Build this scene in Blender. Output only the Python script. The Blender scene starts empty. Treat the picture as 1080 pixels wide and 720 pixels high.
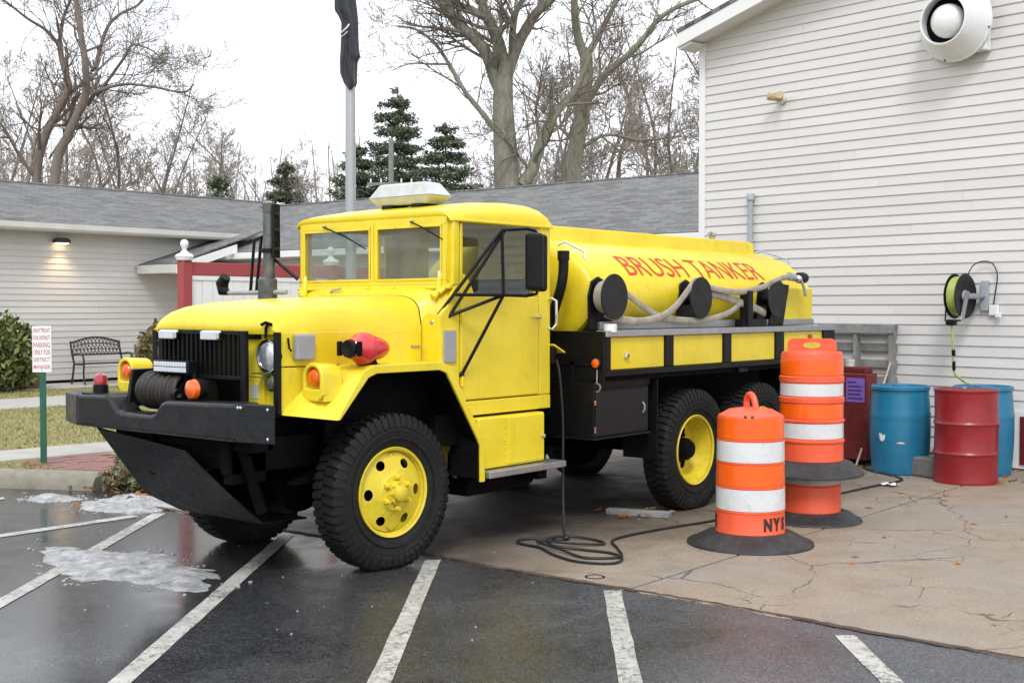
import bpy, bmesh, math, random
import numpy as np
from mathutils import Vector, Matrix, Euler
R = math.radians
random.seed(7); rng = np.random.default_rng(11)
scene = bpy.context.scene
C = scene.collection

# ------------------------------------------------------------------ camera
cam_d = bpy.data.cameras.new("camera"); cam = bpy.data.objects.new("camera", cam_d); C.objects.link(cam)
cam_d.sensor_width = 36.0; cam_d.lens = 1310.0 / 1080.0 * 36.0
cam_d.clip_start = 0.1; cam_d.clip_end = 2000
_yaw, _pit = R(39.5), R(1.5523)
fwd = Vector((math.cos(_yaw) * math.cos(_pit), math.sin(_yaw) * math.cos(_pit), -math.sin(_pit)))
rgt = Vector((math.sin(_yaw), -math.cos(_yaw), 0)); upv = rgt.cross(fwd)
cam.matrix_world = Matrix(((rgt.x, upv.x, -fwd.x, 0), (rgt.y, upv.y, -fwd.y, 0), (rgt.z, upv.z, -fwd.z, 1.65), (0, 0, 0, 1)))
scene.camera = cam

# ------------------------------------------------------------------ sky, sun, exposure (overcast winter day)
SUN_EL, SUN_AZ = 48.0, 215.0           # azimuth of the sun measured from +X towards +Y
world = bpy.data.worlds.new("World"); scene.world = world; world.use_nodes = True
wn, wl = world.node_tree.nodes, world.node_tree.links; wn.clear()
w_out = wn.new('ShaderNodeOutputWorld'); w_bg = wn.new('ShaderNodeBackground')
sky = wn.new('ShaderNodeTexSky'); sky.sky_type = 'NISHITA'; sky.sun_disc = False
sky.sun_elevation = R(SUN_EL); sky.sun_rotation = R(90 - SUN_AZ)
hs = wn.new('ShaderNodeHueSaturation'); hs.inputs['Saturation'].default_value = 0.25
mix = wn.new('ShaderNodeMix'); mix.data_type = 'RGBA'; mix.inputs[0].default_value = 0.86
tc = wn.new('ShaderNodeTexCoord'); nz = wn.new('ShaderNodeTexNoise'); nz.inputs['Scale'].default_value = 1.6; nz.inputs['Detail'].default_value = 5
cr = wn.new('ShaderNodeValToRGB')
cr.color_ramp.elements[0].position = 0.3; cr.color_ramp.elements[0].color = (8.6, 9.1, 9.8, 1)
cr.color_ramp.elements[1].position = 0.75; cr.color_ramp.elements[1].color = (10.2, 10.5, 10.9, 1)
wl.new(tc.outputs['Generated'], nz.inputs['Vector']); wl.new(nz.outputs['Fac'], cr.inputs['Fac'])
wl.new(sky.outputs[0], hs.inputs['Color']); wl.new(hs.outputs[0], mix.inputs[6]); wl.new(cr.outputs[0], mix.inputs[7])
wl.new(mix.outputs[2], w_bg.inputs['Color']); w_bg.inputs['Strength'].default_value = 0.1
wl.new(w_bg.outputs[0], w_out.inputs['Surface'])
sun_d = bpy.data.lights.new("sun", 'SUN'); sun = bpy.data.objects.new("sun", sun_d); C.objects.link(sun)
sun_d.energy = 1.1; sun_d.angle = R(16); sun_d.color = (1.0, 0.985, 0.96)
_sd = Vector((math.cos(R(SUN_EL)) * math.cos(R(SUN_AZ)), math.cos(R(SUN_EL)) * math.sin(R(SUN_AZ)), math.sin(R(SUN_EL))))
sun.rotation_euler = _sd.to_track_quat('Z', 'Y').to_euler()
scene.view_settings.view_transform = 'Standard'; scene.view_settings.look = 'None'
scene.view_settings.exposure = 0.78; scene.view_settings.gamma = 1.0
scene.cycles.max_bounces = 6; scene.cycles.transparent_max_bounces = 12

# ------------------------------------------------------------------ helpers
class MB:
    """collects shapes and links them as one mesh object"""
    def __init__(s): s.v = []; s.f = []
    def add(s, vs, fs):
        o = len(s.v); s.v.extend([tuple(p) for p in vs]); s.f.extend([tuple(i + o for i in f) for f in fs]); return s
    def box(s, x0, x1, y0, y1, z0, z1, rot=None, piv=None):
        vs = [Vector((x, y, z)) for z in (z0, z1) for y in (y0, y1) for x in (x0, x1)]
        if rot is not None:
            p = Vector(piv) if piv is not None else Vector(((x0 + x1) / 2, (y0 + y1) / 2, (z0 + z1) / 2))
            m = rot.to_matrix() if hasattr(rot, 'to_matrix') else rot
            vs = [p + m @ (v - p) for v in vs]
        return s.add(vs, [(0, 2, 3, 1), (4, 5, 7, 6), (0, 1, 5, 4), (2, 6, 7, 3), (0, 4, 6, 2), (1, 3, 7, 5)])
    def prism(s, poly, axis, a, b):
        """extrude a 2D polygon along an axis: 'x' poly=(y,z), 'y' poly=(x,z), 'z' poly=(x,y)"""
        n = len(poly)
        mk = {'x': lambda p, t: (t, p[0], p[1]), 'y': lambda p, t: (p[0], t, p[1]), 'z': lambda p, t: (p[0], p[1], t)}[axis]
        vs = [mk(p, a) for p in poly] + [mk(p, b) for p in poly]
        fs = [tuple(range(n)), tuple(range(2 * n - 1, n - 1, -1))] + [(i, (i + 1) % n, n + (i + 1) % n, n + i) for i in range(n)]
        return s.add(vs, fs)
    def slab(s, pts, t):
        """closed polygon in 3D given thickness t along its normal"""
        P = [Vector(p) for p in pts]; n = Vector((0, 0, 0))
        for i in range(len(P)): n += (P[i] - P[0]).cross(P[(i + 1) % len(P)] - P[0])
        n.normalize(); k = len(P); vs = P + [p + n * t for p in P]
        return s.add(vs, [tuple(range(k - 1, -1, -1)), tuple(range(k, 2 * k))] + [(i, (i + 1) % k, k + (i + 1) % k, k + i) for i in range(k)])
    def tube(s, path, r, n=8, cap=True):
        P = [Vector(p) for p in path]; rs = r if isinstance(r, (list, tuple)) else [r] * len(P)
        t0 = (P[1] - P[0]).normalized(); up = Vector((0, 0, 1)) if abs(t0.z) < .9 else Vector((1, 0, 0))
        a = t0.cross(up).normalized(); vs = []; fs = []
        for i, p in enumerate(P):
            t = (P[min(i + 1, len(P) - 1)] - P[max(i - 1, 0)]).normalized()
            a = (a - t * a.dot(t)).normalized(); b = t.cross(a)
            for k in range(n):
                an = 2 * math.pi * k / n; vs.append(p + (a * math.cos(an) + b * math.sin(an)) * rs[i])
        for i in range(len(P) - 1):
            for k in range(n):
                fs.append((i * n + k, i * n + (k + 1) % n, (i + 1) * n + (k + 1) % n, (i + 1) * n + k))
        if cap: fs.append(tuple(range(n - 1, -1, -1))); fs.append(tuple(range((len(P) - 1) * n, len(P) * n)))
        return s.add(vs, fs)
    def lathe(s, prof, o=(0, 0, 0), axis='z', n=32, cap=False):
        """prof: list of (r, t) along the axis"""
        o = Vector(o); vs = []; fs = []
        if not isinstance(axis, str):
            az = Vector(axis).normalized(); ax = az.orthogonal().normalized(); ay = az.cross(ax)
        else:
            az = {'x': Vector((1, 0, 0)), 'y': Vector((0, 1, 0)), 'z': Vector((0, 0, 1))}[axis]
            ax = {'x': Vector((0, 1, 0)), 'y': Vector((0, 0, 1)), 'z': Vector((1, 0, 0))}[axis]; ay = az.cross(ax)
        m = len(prof)
        for (r, t) in prof:
            for k in range(n):
                a = 2 * math.pi * k / n; vs.append(o + az * t + (ax * math.cos(a) + ay * math.sin(a)) * r)
        for i in range(m - 1):
            for k in range(n):
                fs.append((i * n + k, i * n + (k + 1) % n, (i + 1) * n + (k + 1) % n, (i + 1) * n + k))
        if cap: fs.append(tuple(range(n - 1, -1, -1))); fs.append(tuple(range((m - 1) * n, m * n)))
        return s.add(vs, fs)
    def grid(s, rows):
        m = len(rows); n = len(rows[0]); vs = [p for r in rows for p in r]
        return s.add(vs, [(i * n + j, i * n + j + 1, (i + 1) * n + j + 1, (i + 1) * n + j) for i in range(m - 1) for j in range(n - 1)])
    def ball(s, c, rx, ry=None, rz=None, n=16, m=10):
        ry = ry or rx; rz = rz or rx; prof = [(math.sin(math.pi * i / m), -math.cos(math.pi * i / m)) for i in range(m + 1)]
        o = len(s.v); s.lathe(prof, (0, 0, 0), 'z', n)
        for i in range(o, len(s.v)):
            v = s.v[i]; s.v[i] = (c[0] + v[0] * rx, c[1] + v[1] * ry, c[2] + v[2] * rz)
        return s
    def mesh(s, name):
        me = bpy.data.meshes.new(name); me.from_pydata(s.v, [], s.f); me.validate(); return me
    def build(s, name, mat, parent=None, smooth=True, bevel=0, ang=35, solid=0, fix=True, seg=2):
        me = s.mesh(name); 
        if fix:
            bm = bmesh.new(); bm.from_mesh(me); bmesh.ops.remove_doubles(bm, verts=bm.verts, dist=1e-5)
            bmesh.ops.recalc_face_normals(bm, faces=bm.faces); bm.to_mesh(me); bm.free()
        return link(me, name, mat, parent, smooth, bevel, ang, solid, seg)

def link(me, name, mat, parent=None, smooth=True, bevel=0, ang=35, solid=0, seg=2):
    if mat is not None and not me.materials: me.materials.append(mat)
    if smooth and len(me.polygons):
        me.polygons.foreach_set('use_smooth', [True] * len(me.polygons)); me.set_sharp_from_angle(angle=R(ang))
    o = bpy.data.objects.new(name, me); C.objects.link(o)
    if parent is not None: o.parent = parent
    if solid:
        m = o.modifiers.new('solid', 'SOLIDIFY'); m.thickness = abs(solid); m.offset = 1 if solid > 0 else -1
    if bevel:
        m = o.modifiers.new('bevel', 'BEVEL'); m.width = bevel; m.segments = seg; m.limit_method = 'ANGLE'; m.angle_limit = R(40); m.use_clamp_overlap = True
        m.harden_normals = False
    return o
def tag(o, label=None, cat=None, group=None, kind=None):
    if label: o['label'] = label
    if cat: o['category'] = cat
    if group: o['group'] = group
    if kind: o['kind'] = kind
    return o
def empty(name, loc, label, cat, group=None, rz=0):
    o = bpy.data.objects.new(name, None); C.objects.link(o); o.location = loc; o.rotation_euler = (0, 0, rz); o.empty_display_size = .2
    return tag(o, label, cat, group)
def copy_tree(o, parent=None):
    c = o.copy(); C.objects.link(c)
    if parent is not None: c.parent = parent
    for ch in list(o.children): copy_tree(ch, c)
    return c
def spline(pts, n=8):
    """Catmull-Rom through the points"""
    P = [Vector(p) for p in pts]; P = [P[0] * 2 - P[1]] + P + [P[-1] * 2 - P[-2]]; out = []
    for i in range(1, len(P) - 2):
        for k in range(n):
            t = k / n; a, b, c, d = P[i - 1], P[i], P[i + 1], P[i + 2]
            out.append(0.5 * ((2 * b) + (c - a) * t + (2 * a - 5 * b + 4 * c - d) * t * t + (3 * b - a - 3 * c + d) * t ** 3))
    out.append(P[-2]); return out
def text_mesh(txt, size, depth=0.0, align='CENTER', subdiv=0, xs=1.0, bold=0.0):
    cu = bpy.data.curves.new('lettering', 'FONT'); cu.body = txt; cu.size = size; cu.align_x = align; cu.align_y = 'CENTER'; cu.extrude = depth; cu.offset = bold
    cu.resolution_u = 4
    t = bpy.data.objects.new('lettering', cu); C.objects.link(t); dg = bpy.context.evaluated_depsgraph_get(); dg.update()
    me = bpy.data.meshes.new_from_object(t.evaluated_get(dg)); bpy.data.objects.remove(t); bpy.data.curves.remove(cu)
    bm = bmesh.new(); bm.from_mesh(me); bmesh.ops.triangulate(bm, faces=bm.faces)
    for _ in range(subdiv): bmesh.ops.subdivide_edges(bm, edges=[e for e in bm.edges if e.calc_length() > size * .12], cuts=1); bmesh.ops.triangulate(bm, faces=bm.faces)
    for v in bm.verts: v.co.x *= xs
    bm.to_mesh(me); bm.free(); me.materials.clear(); return me

# ------------------------------------------------------------------ materials
def nodes(name):
    m = bpy.data.materials.new(name); m.use_nodes = True; nt = m.node_tree
    return m, nt.nodes, nt.links, nt.nodes['Principled BSDF']
def ramp(n, l, src, stops):
    c = n.new('ShaderNodeValToRGB'); e = c.color_ramp.elements
    while len(e) < len(stops): e.new(.5)
    for i, (p, col) in enumerate(stops):
        e[i].position = p; e[i].color = col if len(col) == 4 else (*col, 1)
    l.new(src, c.inputs['Fac']); return c.outputs['Color']
def noise(n, l, co, scale, detail=4, rough=.6, dist=0):
    t = n.new('ShaderNodeTexNoise'); t.inputs['Scale'].default_value = scale; t.inputs['Detail'].default_value = detail
    t.inputs['Roughness'].default_value = rough; t.inputs['Distortion'].default_value = dist
    if co is not None: l.new(co, t.inputs['Vector'])
    return t.outputs['Fac']
def mixc(n, l, fac, a, b, mode='MIX'):
    x = n.new('ShaderNodeMix'); x.data_type = 'RGBA'; x.blend_type = mode; x.clamp_factor = True
    for sock, v in ((0, fac), (6, a), (7, b)):
        if hasattr(v, 'node'): l.new(v, x.inputs[sock])
        else: x.inputs[sock].default_value = v if not isinstance(v, tuple) else ((*v, 1) if len(v) == 3 else v)
    return x.outputs[2]
def maths(n, l, op, a, b=None, clamp=False):
    x = n.new('ShaderNodeMath'); x.operation = op; x.use_clamp = clamp
    for i, v in enumerate((a, b)):
        if v is None: continue
        if hasattr(v, 'node'): l.new(v, x.inputs[i])
        else: x.inputs[i].default_value = v
    return x.outputs[0]
def bump(n, l, b, h, strength, dist, prev=None):
    x = n.new('ShaderNodeBump'); x.inputs['Strength'].default_value = strength; x.inputs['Distance'].default_value = dist
    l.new(h, x.inputs['Height'])
    if prev is not None: l.new(prev, x.inputs['Normal'])
    l.new(x.outputs[0], b.inputs['Normal']); return x.outputs[0]
def mat(name, col, rough=.5, metal=0, var=.12, scale=6, bmp=0, bscale=60, coat=0, dirt=0, dirtcol=(.05, .045, .035), spec=.5, rvar=.1, bdist=.004):
    m, n, l, b = nodes(name); co = n.new('ShaderNodeTexCoord').outputs['Object']
    f = noise(n, l, co, scale, 5)
    lo = tuple(c * (1 - var) for c in col); hi = tuple(min(1, c * (1 + var)) for c in col)
    c = ramp(n, l, f, [(.3, lo), (.7, hi)])
    if dirt:
        f2 = noise(n, l, co, scale * 2.3, 8, .7, .4); k = ramp(n, l, f2, [(.52, (0, 0, 0)), (.75, (dirt, dirt, dirt))])
        c = mixc(n, l, k, c, dirtcol)
    l.new(c, b.inputs['Base Color']); b.inputs['Metallic'].default_value = metal
    f3 = noise(n, l, co, scale * 4, 4); r = n.new('ShaderNodeMapRange'); l.new(f3, r.inputs[0]); r.inputs[1].default_value = .3; r.inputs[2].default_value = .7
    r.inputs[3].default_value = max(.02, rough - rvar); r.inputs[4].default_value = min(1, rough + rvar); l.new(r.outputs[0], b.inputs['Roughness'])
    b.inputs['Specular IOR Level'].default_value = spec; b.inputs['Coat Weight'].default_value = coat; b.inputs['Coat Roughness'].default_value = .12
    if bmp: bump(n, l, b, noise(n, l, co, bscale, 4), bmp, bdist)
    return m
M = {}
def yellow_mat():
    m, n, l, b = nodes('old_yellow_enamel'); co = n.new('ShaderNodeTexCoord').outputs['Object']
    f = noise(n, l, co, 2.2, 6, .6); c = ramp(n, l, f, [(.3, (.68, .52, .014)), (.5, (.76, .59, .018)), (.72, (.80, .635, .040))])
    g = noise(n, l, co, 9, 9, .72, .5); c = mixc(n, l, ramp(n, l, g, [(.55, (0, 0, 0)), (.78, (.42, .42, .42))]), c, (.34, .26, .07))       # grime film
    mp = n.new('ShaderNodeMapping'); mp.inputs['Scale'].default_value = (16, 16, 1.1); l.new(co, mp.inputs[0]); s = noise(n, l, mp.outputs[0], 1, 4, .6)
    c = mixc(n, l, ramp(n, l, s, [(.56, (0, 0, 0)), (.75, (.20, .20, .20))]), c, (.40, .33, .12))                                     # rain streaks
    k = noise(n, l, co, 34, 3, .6); k2 = noise(n, l, co, 3.1, 2); chip = maths(n, l, 'MULTIPLY', ramp(n, l, k, [(.70, (0, 0, 0)), (.735, (1, 1, 1))]), ramp(n, l, k2, [(.5, (0, 0, 0)), (.6, (.85, .85, .85))]))
    c = mixc(n, l, chip, c, (.085, .05, .02)); l.new(c, b.inputs['Base Color'])                                                        # chips and rust
    r = ramp(n, l, g, [(.3, (.26, .26, .26)), (.7, (.50, .50, .50))]); l.new(r, b.inputs['Roughness']); b.inputs['Coat Weight'].default_value = .2; b.inputs['Coat Roughness'].default_value = .2
    h = maths(n, l, 'ADD', maths(n, l, 'MULTIPLY', noise(n, l, co, 4.5, 3), 1.0), maths(n, l, 'MULTIPLY', noise(n, l, co, 120, 2), .05)); bump(n, l, b, h, .35, .012); return m
M['yellow'] = yellow_mat()
M['yellow_rim'] = mat('yellow_rim_paint', (.72, .56, .03), .42, var=.08, scale=8, dirt=.45, dirtcol=(.28, .19, .05), bmp=.1, bscale=40)
M['black'] = mat('black_paint', (.0055, .0055, .006), .42, var=.2, scale=5, dirt=.3, dirtcol=(.018, .017, .015), bmp=.12, bscale=25, spec=.2)
M['bumper'] = mat('worn_black_bumper_paint', (.0085, .009, .0105), .33, var=.25, scale=4, dirt=.5, dirtcol=(.035, .034, .033), bmp=.4, bscale=9, bdist=.014, spec=.4)
M['under'] = mat('grimy_chassis_black', (.004, .0038, .0036), .75, var=.3, scale=6, dirt=.4, dirtcol=(.014, .012, .010), bmp=.3, bscale=30, spec=.1)
M['rubber'] = mat('tyre_rubber', (.0105, .0105, .011), .62, var=.25, scale=7, dirt=.8, dirtcol=(.036, .031, .026), bmp=.2, bscale=40, rvar=.12, spec=.25)
M['rubber_base'] = mat('weathered_rubber_base', (.030, .031, .033), .5, var=.35, scale=9, dirt=.6, dirtcol=(.085, .082, .08), bmp=.35, bscale=50, spec=.4)
M['silver'] = mat('galvanised_steel', (.42, .43, .45), .42, metal=.8, var=.12, scale=14, dirt=.3, dirtcol=(.2, .2, .2), bmp=.1, bscale=60)
M['grey_steel'] = mat('grey_painted_steel', (.33, .335, .34), .5, var=.1, scale=8, dirt=.3, dirtcol=(.2, .18, .15))
M['chrome'] = mat('chrome', (.75, .76, .78), .12, metal=1, var=.03, rvar=.05)
M['reflect_grey'] = mat('grey_reflector', (.30, .29, .31), .35, var=.06, scale=30, bmp=.15, bscale=220, coat=.4)
M['red_siren'] = mat('red_siren_paint', (.62, .03, .035), .25, var=.06, coat=.5)
M['white'] = mat('white_plastic', (.78, .79, .78), .35, var=.04, scale=5)
M['white_paint'] = mat('white_trim_paint', (.76, .77, .77), .45, var=.04, scale=3, dirt=.15, dirtcol=(.5, .48, .45))
M['disc'] = mat('matte_black_disc', (.012, .0125, .014), .5, var=.1, scale=3, bmp=.08, bscale=90, spec=.3)
M['siding'] = mat('white_vinyl_siding', (.63, .612, .60), .45, var=.025, scale=.9, dirt=.12, dirtcol=(.52, .49, .45), bmp=.15, bscale=6, bdist=.006)
M['siding_left'] = mat('beige_vinyl_siding', (.57, .55, .53), .5, var=.04, scale=1.2, dirt=.12, dirtcol=(.42, .39, .35), bmp=.15, bscale=6)
M['trim'] = mat('white_vinyl_trim', (.74, .74, .73), .4, var=.03, scale=2)
M['gutter'] = mat('weathered_gutter', (.55, .54, .50), .45, var=.08, scale=2, dirt=.3, dirtcol=(.3, .29, .25))
M['orange'] = mat('orange_drum_plastic', (.70, .085, .03), .38, var=.08, scale=5, dirt=.2, dirtcol=(.5, .1, .05), bmp=.08, bscale=20)
M['orange_sheet'] = mat('orange_reflective_sheeting', (.88, .115, .004), .3, var=.08, scale=6, dirt=.35, dirtcol=(.45, .07, .01), bmp=.08, bscale=250, coat=.3)
M['white_sheet'] = mat('white_reflective_sheeting', (.62, .63, .64), .3, var=.08, scale=6, dirt=.5, dirtcol=(.36, .35, .33), bmp=.08, bscale=250, coat=.3)
M['salmon'] = mat('faded_orange_plastic', (.78, .10, .036), .42, var=.12, scale=5, dirt=.4, dirtcol=(.6, .15, .1), bmp=.08, bscale=20)
M['blue_barrel'] = mat('blue_poly_drum', (.016, .165, .30), .35, var=.16, scale=3, dirt=.55, dirtcol=(.02, .17, .20), bmp=.1, bscale=12)
M['red_barrel'] = mat('red_steel_drum', (.26, .014, .018), .38, var=.14, scale=4, dirt=.6, dirtcol=(.12, .018, .016), bmp=.12, bscale=10)
M['dark_red'] = mat('dark_red_tank_paint', (.135, .013, .012), .45, var=.2, scale=4, dirt=.6, dirtcol=(.06, .025, .015), bmp=.1, bscale=20)
M['red_rail'] = mat('red_fence_vinyl', (.33, .055, .06), .45, var=.05, scale=3)
M['wood_grey'] = mat('weathered_grey_wood', (.23, .225, .22), .8, var=.25, scale=9, dirt=.4, dirtcol=(.11, .105, .1), bmp=.4, bscale=40)
M['wood_pale'] = mat('pale_wood', (.42, .31, .24), .6, var=.15, scale=12)
M['hose_grey'] = mat('canvas_fire_hose', (.33, .30, .24), .75, var=.3, scale=11, dirt=.7, dirtcol=(.2, .18, .14), bmp=.5, bscale=160)
M['cord'] = mat('black_cord', (.013, .013, .014), .5); M['cable'] = mat('rusty_wire_rope', (.022, .016, .012), .5, var=.3, scale=20, bmp=.6, bscale=180)
M['purple'] = mat('purple_notice_paper', (.19, .10, .42), .6, var=.08, scale=20)
M['ink'] = mat('dark_ink', (.045, .02, .08), .6)
M['paper'] = mat('white_paper', (.7, .7, .68), .6, var=.05, scale=20)
M['red_letter'] = mat('red_sign_paint', (.60, .030, .018), .4, var=.1, scale=14)
M['red_ink'] = mat('faded_red_print', (.55, .17, .22), .5, var=.15, scale=60)
M['black_ink'] = mat('black_stencil_paint', (.02, .018, .018), .55)
M['green_post'] = mat('green_sign_post', (.012, .10, .06), .4, var=.1, scale=12)
M['iron'] = mat('black_cast_iron', (.02, .02, .022), .45)
M['amber'] = mat('amber_lens', (.78, .115, .006), .10, var=.3, scale=38, coat=.7, bmp=.25, bscale=120)
M['red_lens'] = mat('red_lens', (.38, .02, .03), .15, var=.1, scale=30, coat=.7)
M['clear_lens'] = mat('white_lens', (.60, .63, .66), .14, var=.1, scale=60, coat=.7, bmp=.5, bscale=160)
M['dome'] = mat('milky_light_bar_dome', (.46, .48, .475), .14, var=.16, scale=9, coat=.7, bmp=.08, bscale=9)
M['pole'] = mat('brushed_aluminium_pole', (.40, .41, .42), .45, metal=.55, var=.05, scale=4)
M['flag'] = mat('black_nylon_flag', (.014, .015, .022), .5, var=.2, scale=12)
M['foam'] = mat('tyre_lug_rubber', (.024, .024, .025), .6, var=.2, scale=10, dirt=.4, dirtcol=(.055, .05, .045))
M['green_tank'] = mat('olive_light_housing', (.06, .07, .035), .5)
M['hose_yellow'] = mat('yellow_green_air_hose', (.36, .42, .09), .5, var=.2)
M['terracotta'] = mat('brown_wood_planter', (.16, .075, .045), .7)
M['leafdry'] = mat('dry_brown_leaves', (.34, .13, .04), .7, var=.4, scale=9)
M['seat'] = mat('dark_green_canvas_seat', (.03, .032, .026), .8)
M['conduit'] = mat('grey_conduit', (.34, .37, .38), .5)
M['block'] = mat('cinder_block', (.17, .165, .15), .9, var=.2, scale=20, bmp=.6, bscale=90)
M['fanwhite'] = mat('white_fan_enamel', (.72, .73, .73), .35, var=.05, scale=4, dirt=.2, dirtcol=(.5, .48, .45))
M['headlamp'] = mat('headlamp_reflector', (.62, .64, .66), .16, metal=.7, var=.25, scale=22, coat=.8, bmp=.3, bscale=60)
M['gunmetal'] = mat('sooty_exhaust_steel', (.12, .13, .125), .45, metal=.5, var=.5, scale=9, dirt=.7, dirtcol=(.03, .03, .03), bmp=.2, bscale=30)
M['dial'] = mat('data_plate', (.5, .52, .46), .4)

for _k in ('siding', 'siding_left'):        # boards weathered a little differently from one another
    _m = M[_k]; _n, _l = _m.node_tree.nodes, _m.node_tree.links; _b = _n['Principled BSDF']; _src = _b.inputs['Base Color'].links[0].from_socket
    _oi = _n.new('ShaderNodeObjectInfo'); _l.new(mixc(_n, _l, 1.0, _src, ramp(_n, _l, _oi.outputs['Random'], [(0, (.935, .93, .92)), (1, (1, 1, 1))]), 'MULTIPLY'), _b.inputs['Base Color'])
def glass_mat(name, tint, dust, f0=.055):
    m = bpy.data.materials.new(name); m.use_nodes = True; n, l = m.node_tree.nodes, m.node_tree.links; n.clear()
    o = n.new('ShaderNodeOutputMaterial'); t = n.new('ShaderNodeBsdfTransparent'); g = n.new('ShaderNodeBsdfGlossy'); x = n.new('ShaderNodeMixShader')
    t.inputs[0].default_value = (*tint, 1); g.inputs[0].default_value = (.9, .93, .95, 1); g.inputs['Roughness'].default_value = .03
    lw = n.new('ShaderNodeLayerWeight'); lw.inputs[0].default_value = .5
    p5 = maths(n, l, 'POWER', lw.outputs['Facing'], 5.0); fr = maths(n, l, 'ADD', maths(n, l, 'MULTIPLY', p5, 1 - f0), f0, True)
    d = n.new('ShaderNodeBsdfDiffuse'); d.inputs[0].default_value = (.62, .63, .62, 1); x2 = n.new('ShaderNodeMixShader'); co = n.new('ShaderNodeTexCoord').outputs['Object']
    l.new(ramp(n, l, noise(n, l, co, 5, 6, .65), [(.3, (dust * .6,) * 3), (.75, (dust * 1.6,) * 3)]), x2.inputs[0]); l.new(t.outputs[0], x2.inputs[1]); l.new(d.outputs[0], x2.inputs[2])
    l.new(fr, x.inputs[0]); l.new(x2.outputs[0], x.inputs[1]); l.new(g.outputs[0], x.inputs[2]); l.new(x.outputs[0], o.inputs[0]); return m
M['glass'] = glass_mat('window_glass', (.90, .93, .92), .085)
M['glass_dark'] = glass_mat('tinted_window_glass', (.80, .84, .83), .02)
# ------------------------------------------------------------------ ground materials
def asphalt_mat():
    m, n, l, b = nodes('wet_asphalt'); co = n.new('ShaderNodeTexCoord').outputs['Object']
    vg = n.new('ShaderNodeTexVoronoi'); vg.inputs['Scale'].default_value = 160; l.new(co, vg.inputs['Vector']); vs = n.new('ShaderNodeSeparateXYZ'); l.new(vg.outputs['Color'], vs.inputs[0])
    grain = maths(n, l, 'ADD', maths(n, l, 'MULTIPLY', vs.outputs['X'], .62), maths(n, l, 'MULTIPLY', noise(n, l, co, 60, 3, .7), .38)); big = noise(n, l, co, .55, 6, .62, .6); mid = noise(n, l, co, 5, 5, .6)
    c = ramp(n, l, grain, [(.25, (.013, .0135, .015)), (.55, (.031, .032, .035)), (.82, (.085, .087, .091))])
    c2 = ramp(n, l, grain, [(.25, (.040, .042, .047)), (.55, (.082, .086, .095)), (.82, (.165, .17, .18))])
    sx0 = n.new('ShaderNodeSeparateXYZ'); l.new(co, sx0.inputs[0]); tt = maths(n, l, 'SUBTRACT', maths(n, l, 'MULTIPLY', sx0.outputs['Y'], .788), maths(n, l, 'MULTIPLY', sx0.outputs['X'], .616))
    dry_sheen = n.new('ShaderNodeMapRange'); l.new(tt, dry_sheen.inputs[0]); dry_sheen.inputs[1].default_value = .3; dry_sheen.inputs[2].default_value = -1.6; dry_sheen.inputs[3].default_value = -.12; dry_sheen.inputs[4].default_value = .26  # paler to the right: drier asphalt, plus the white wall's reflection painted in
    pale_mask = ramp(n, l, maths(n, l, 'ADD', big, dry_sheen.outputs[0]), [(.42, (0, 0, 0)), (.66, (1, 1, 1))])
    c = mixc(n, l, pale_mask, c, c2)
    spk = noise(n, l, co, 46, 1, .5); c = mixc(n, l, ramp(n, l, spk, [(.74, (0, 0, 0)), (.80, (.7, .7, .7))]), c, (.22, .21, .20))
    l.new(c, b.inputs['Base Color'])
    # standing water: lies in shallow dips, more of it on the low left side of the lot
    sx = n.new('ShaderNodeSeparateXYZ'); l.new(co, sx.inputs[0])
    low = n.new('ShaderNodeMapRange'); l.new(maths(n, l, 'SUBTRACT', maths(n, l, 'MULTIPLY', sx.outputs['Y'], .788), maths(n, l, 'MULTIPLY', sx.outputs['X'], .616)), low.inputs[0]); low.inputs[1].default_value = .9; low.inputs[2].default_value = 2.2; low.inputs[3].default_value = -.12; low.inputs[4].default_value = .30
    pd = noise(n, l, co, .9, 4, .55, .5); pud = maths(n, l, 'ADD', pd, low.outputs[0])
    wet = ramp(n, l, pud, [(.50, (0, 0, 0)), (.62, (1, 1, 1))])
    r0 = ramp(n, l, mid, [(.35, (.24, .24, .24)), (.65, (.42, .42, .42))])
    rr = mixc(n, l, wet, r0, ramp(n, l, mid, [(.35, (.07, .07, .07)), (.65, (.17, .17, .17))])); l.new(rr, b.inputs['Roughness']); b.inputs['Specular IOR Level'].default_value = .5
    b.inputs['IOR'].default_value = 1.5
    x = n.new('ShaderNodeBump'); st = mixc(n, l, wet, (.7, .7, .7), (.11, .11, .11)); l.new(st, x.inputs['Strength']); x.inputs['Distance'].default_value = .008
    l.new(grain, x.inputs['Height']); l.new(x.outputs[0], b.inputs['Normal']); return m
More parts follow.
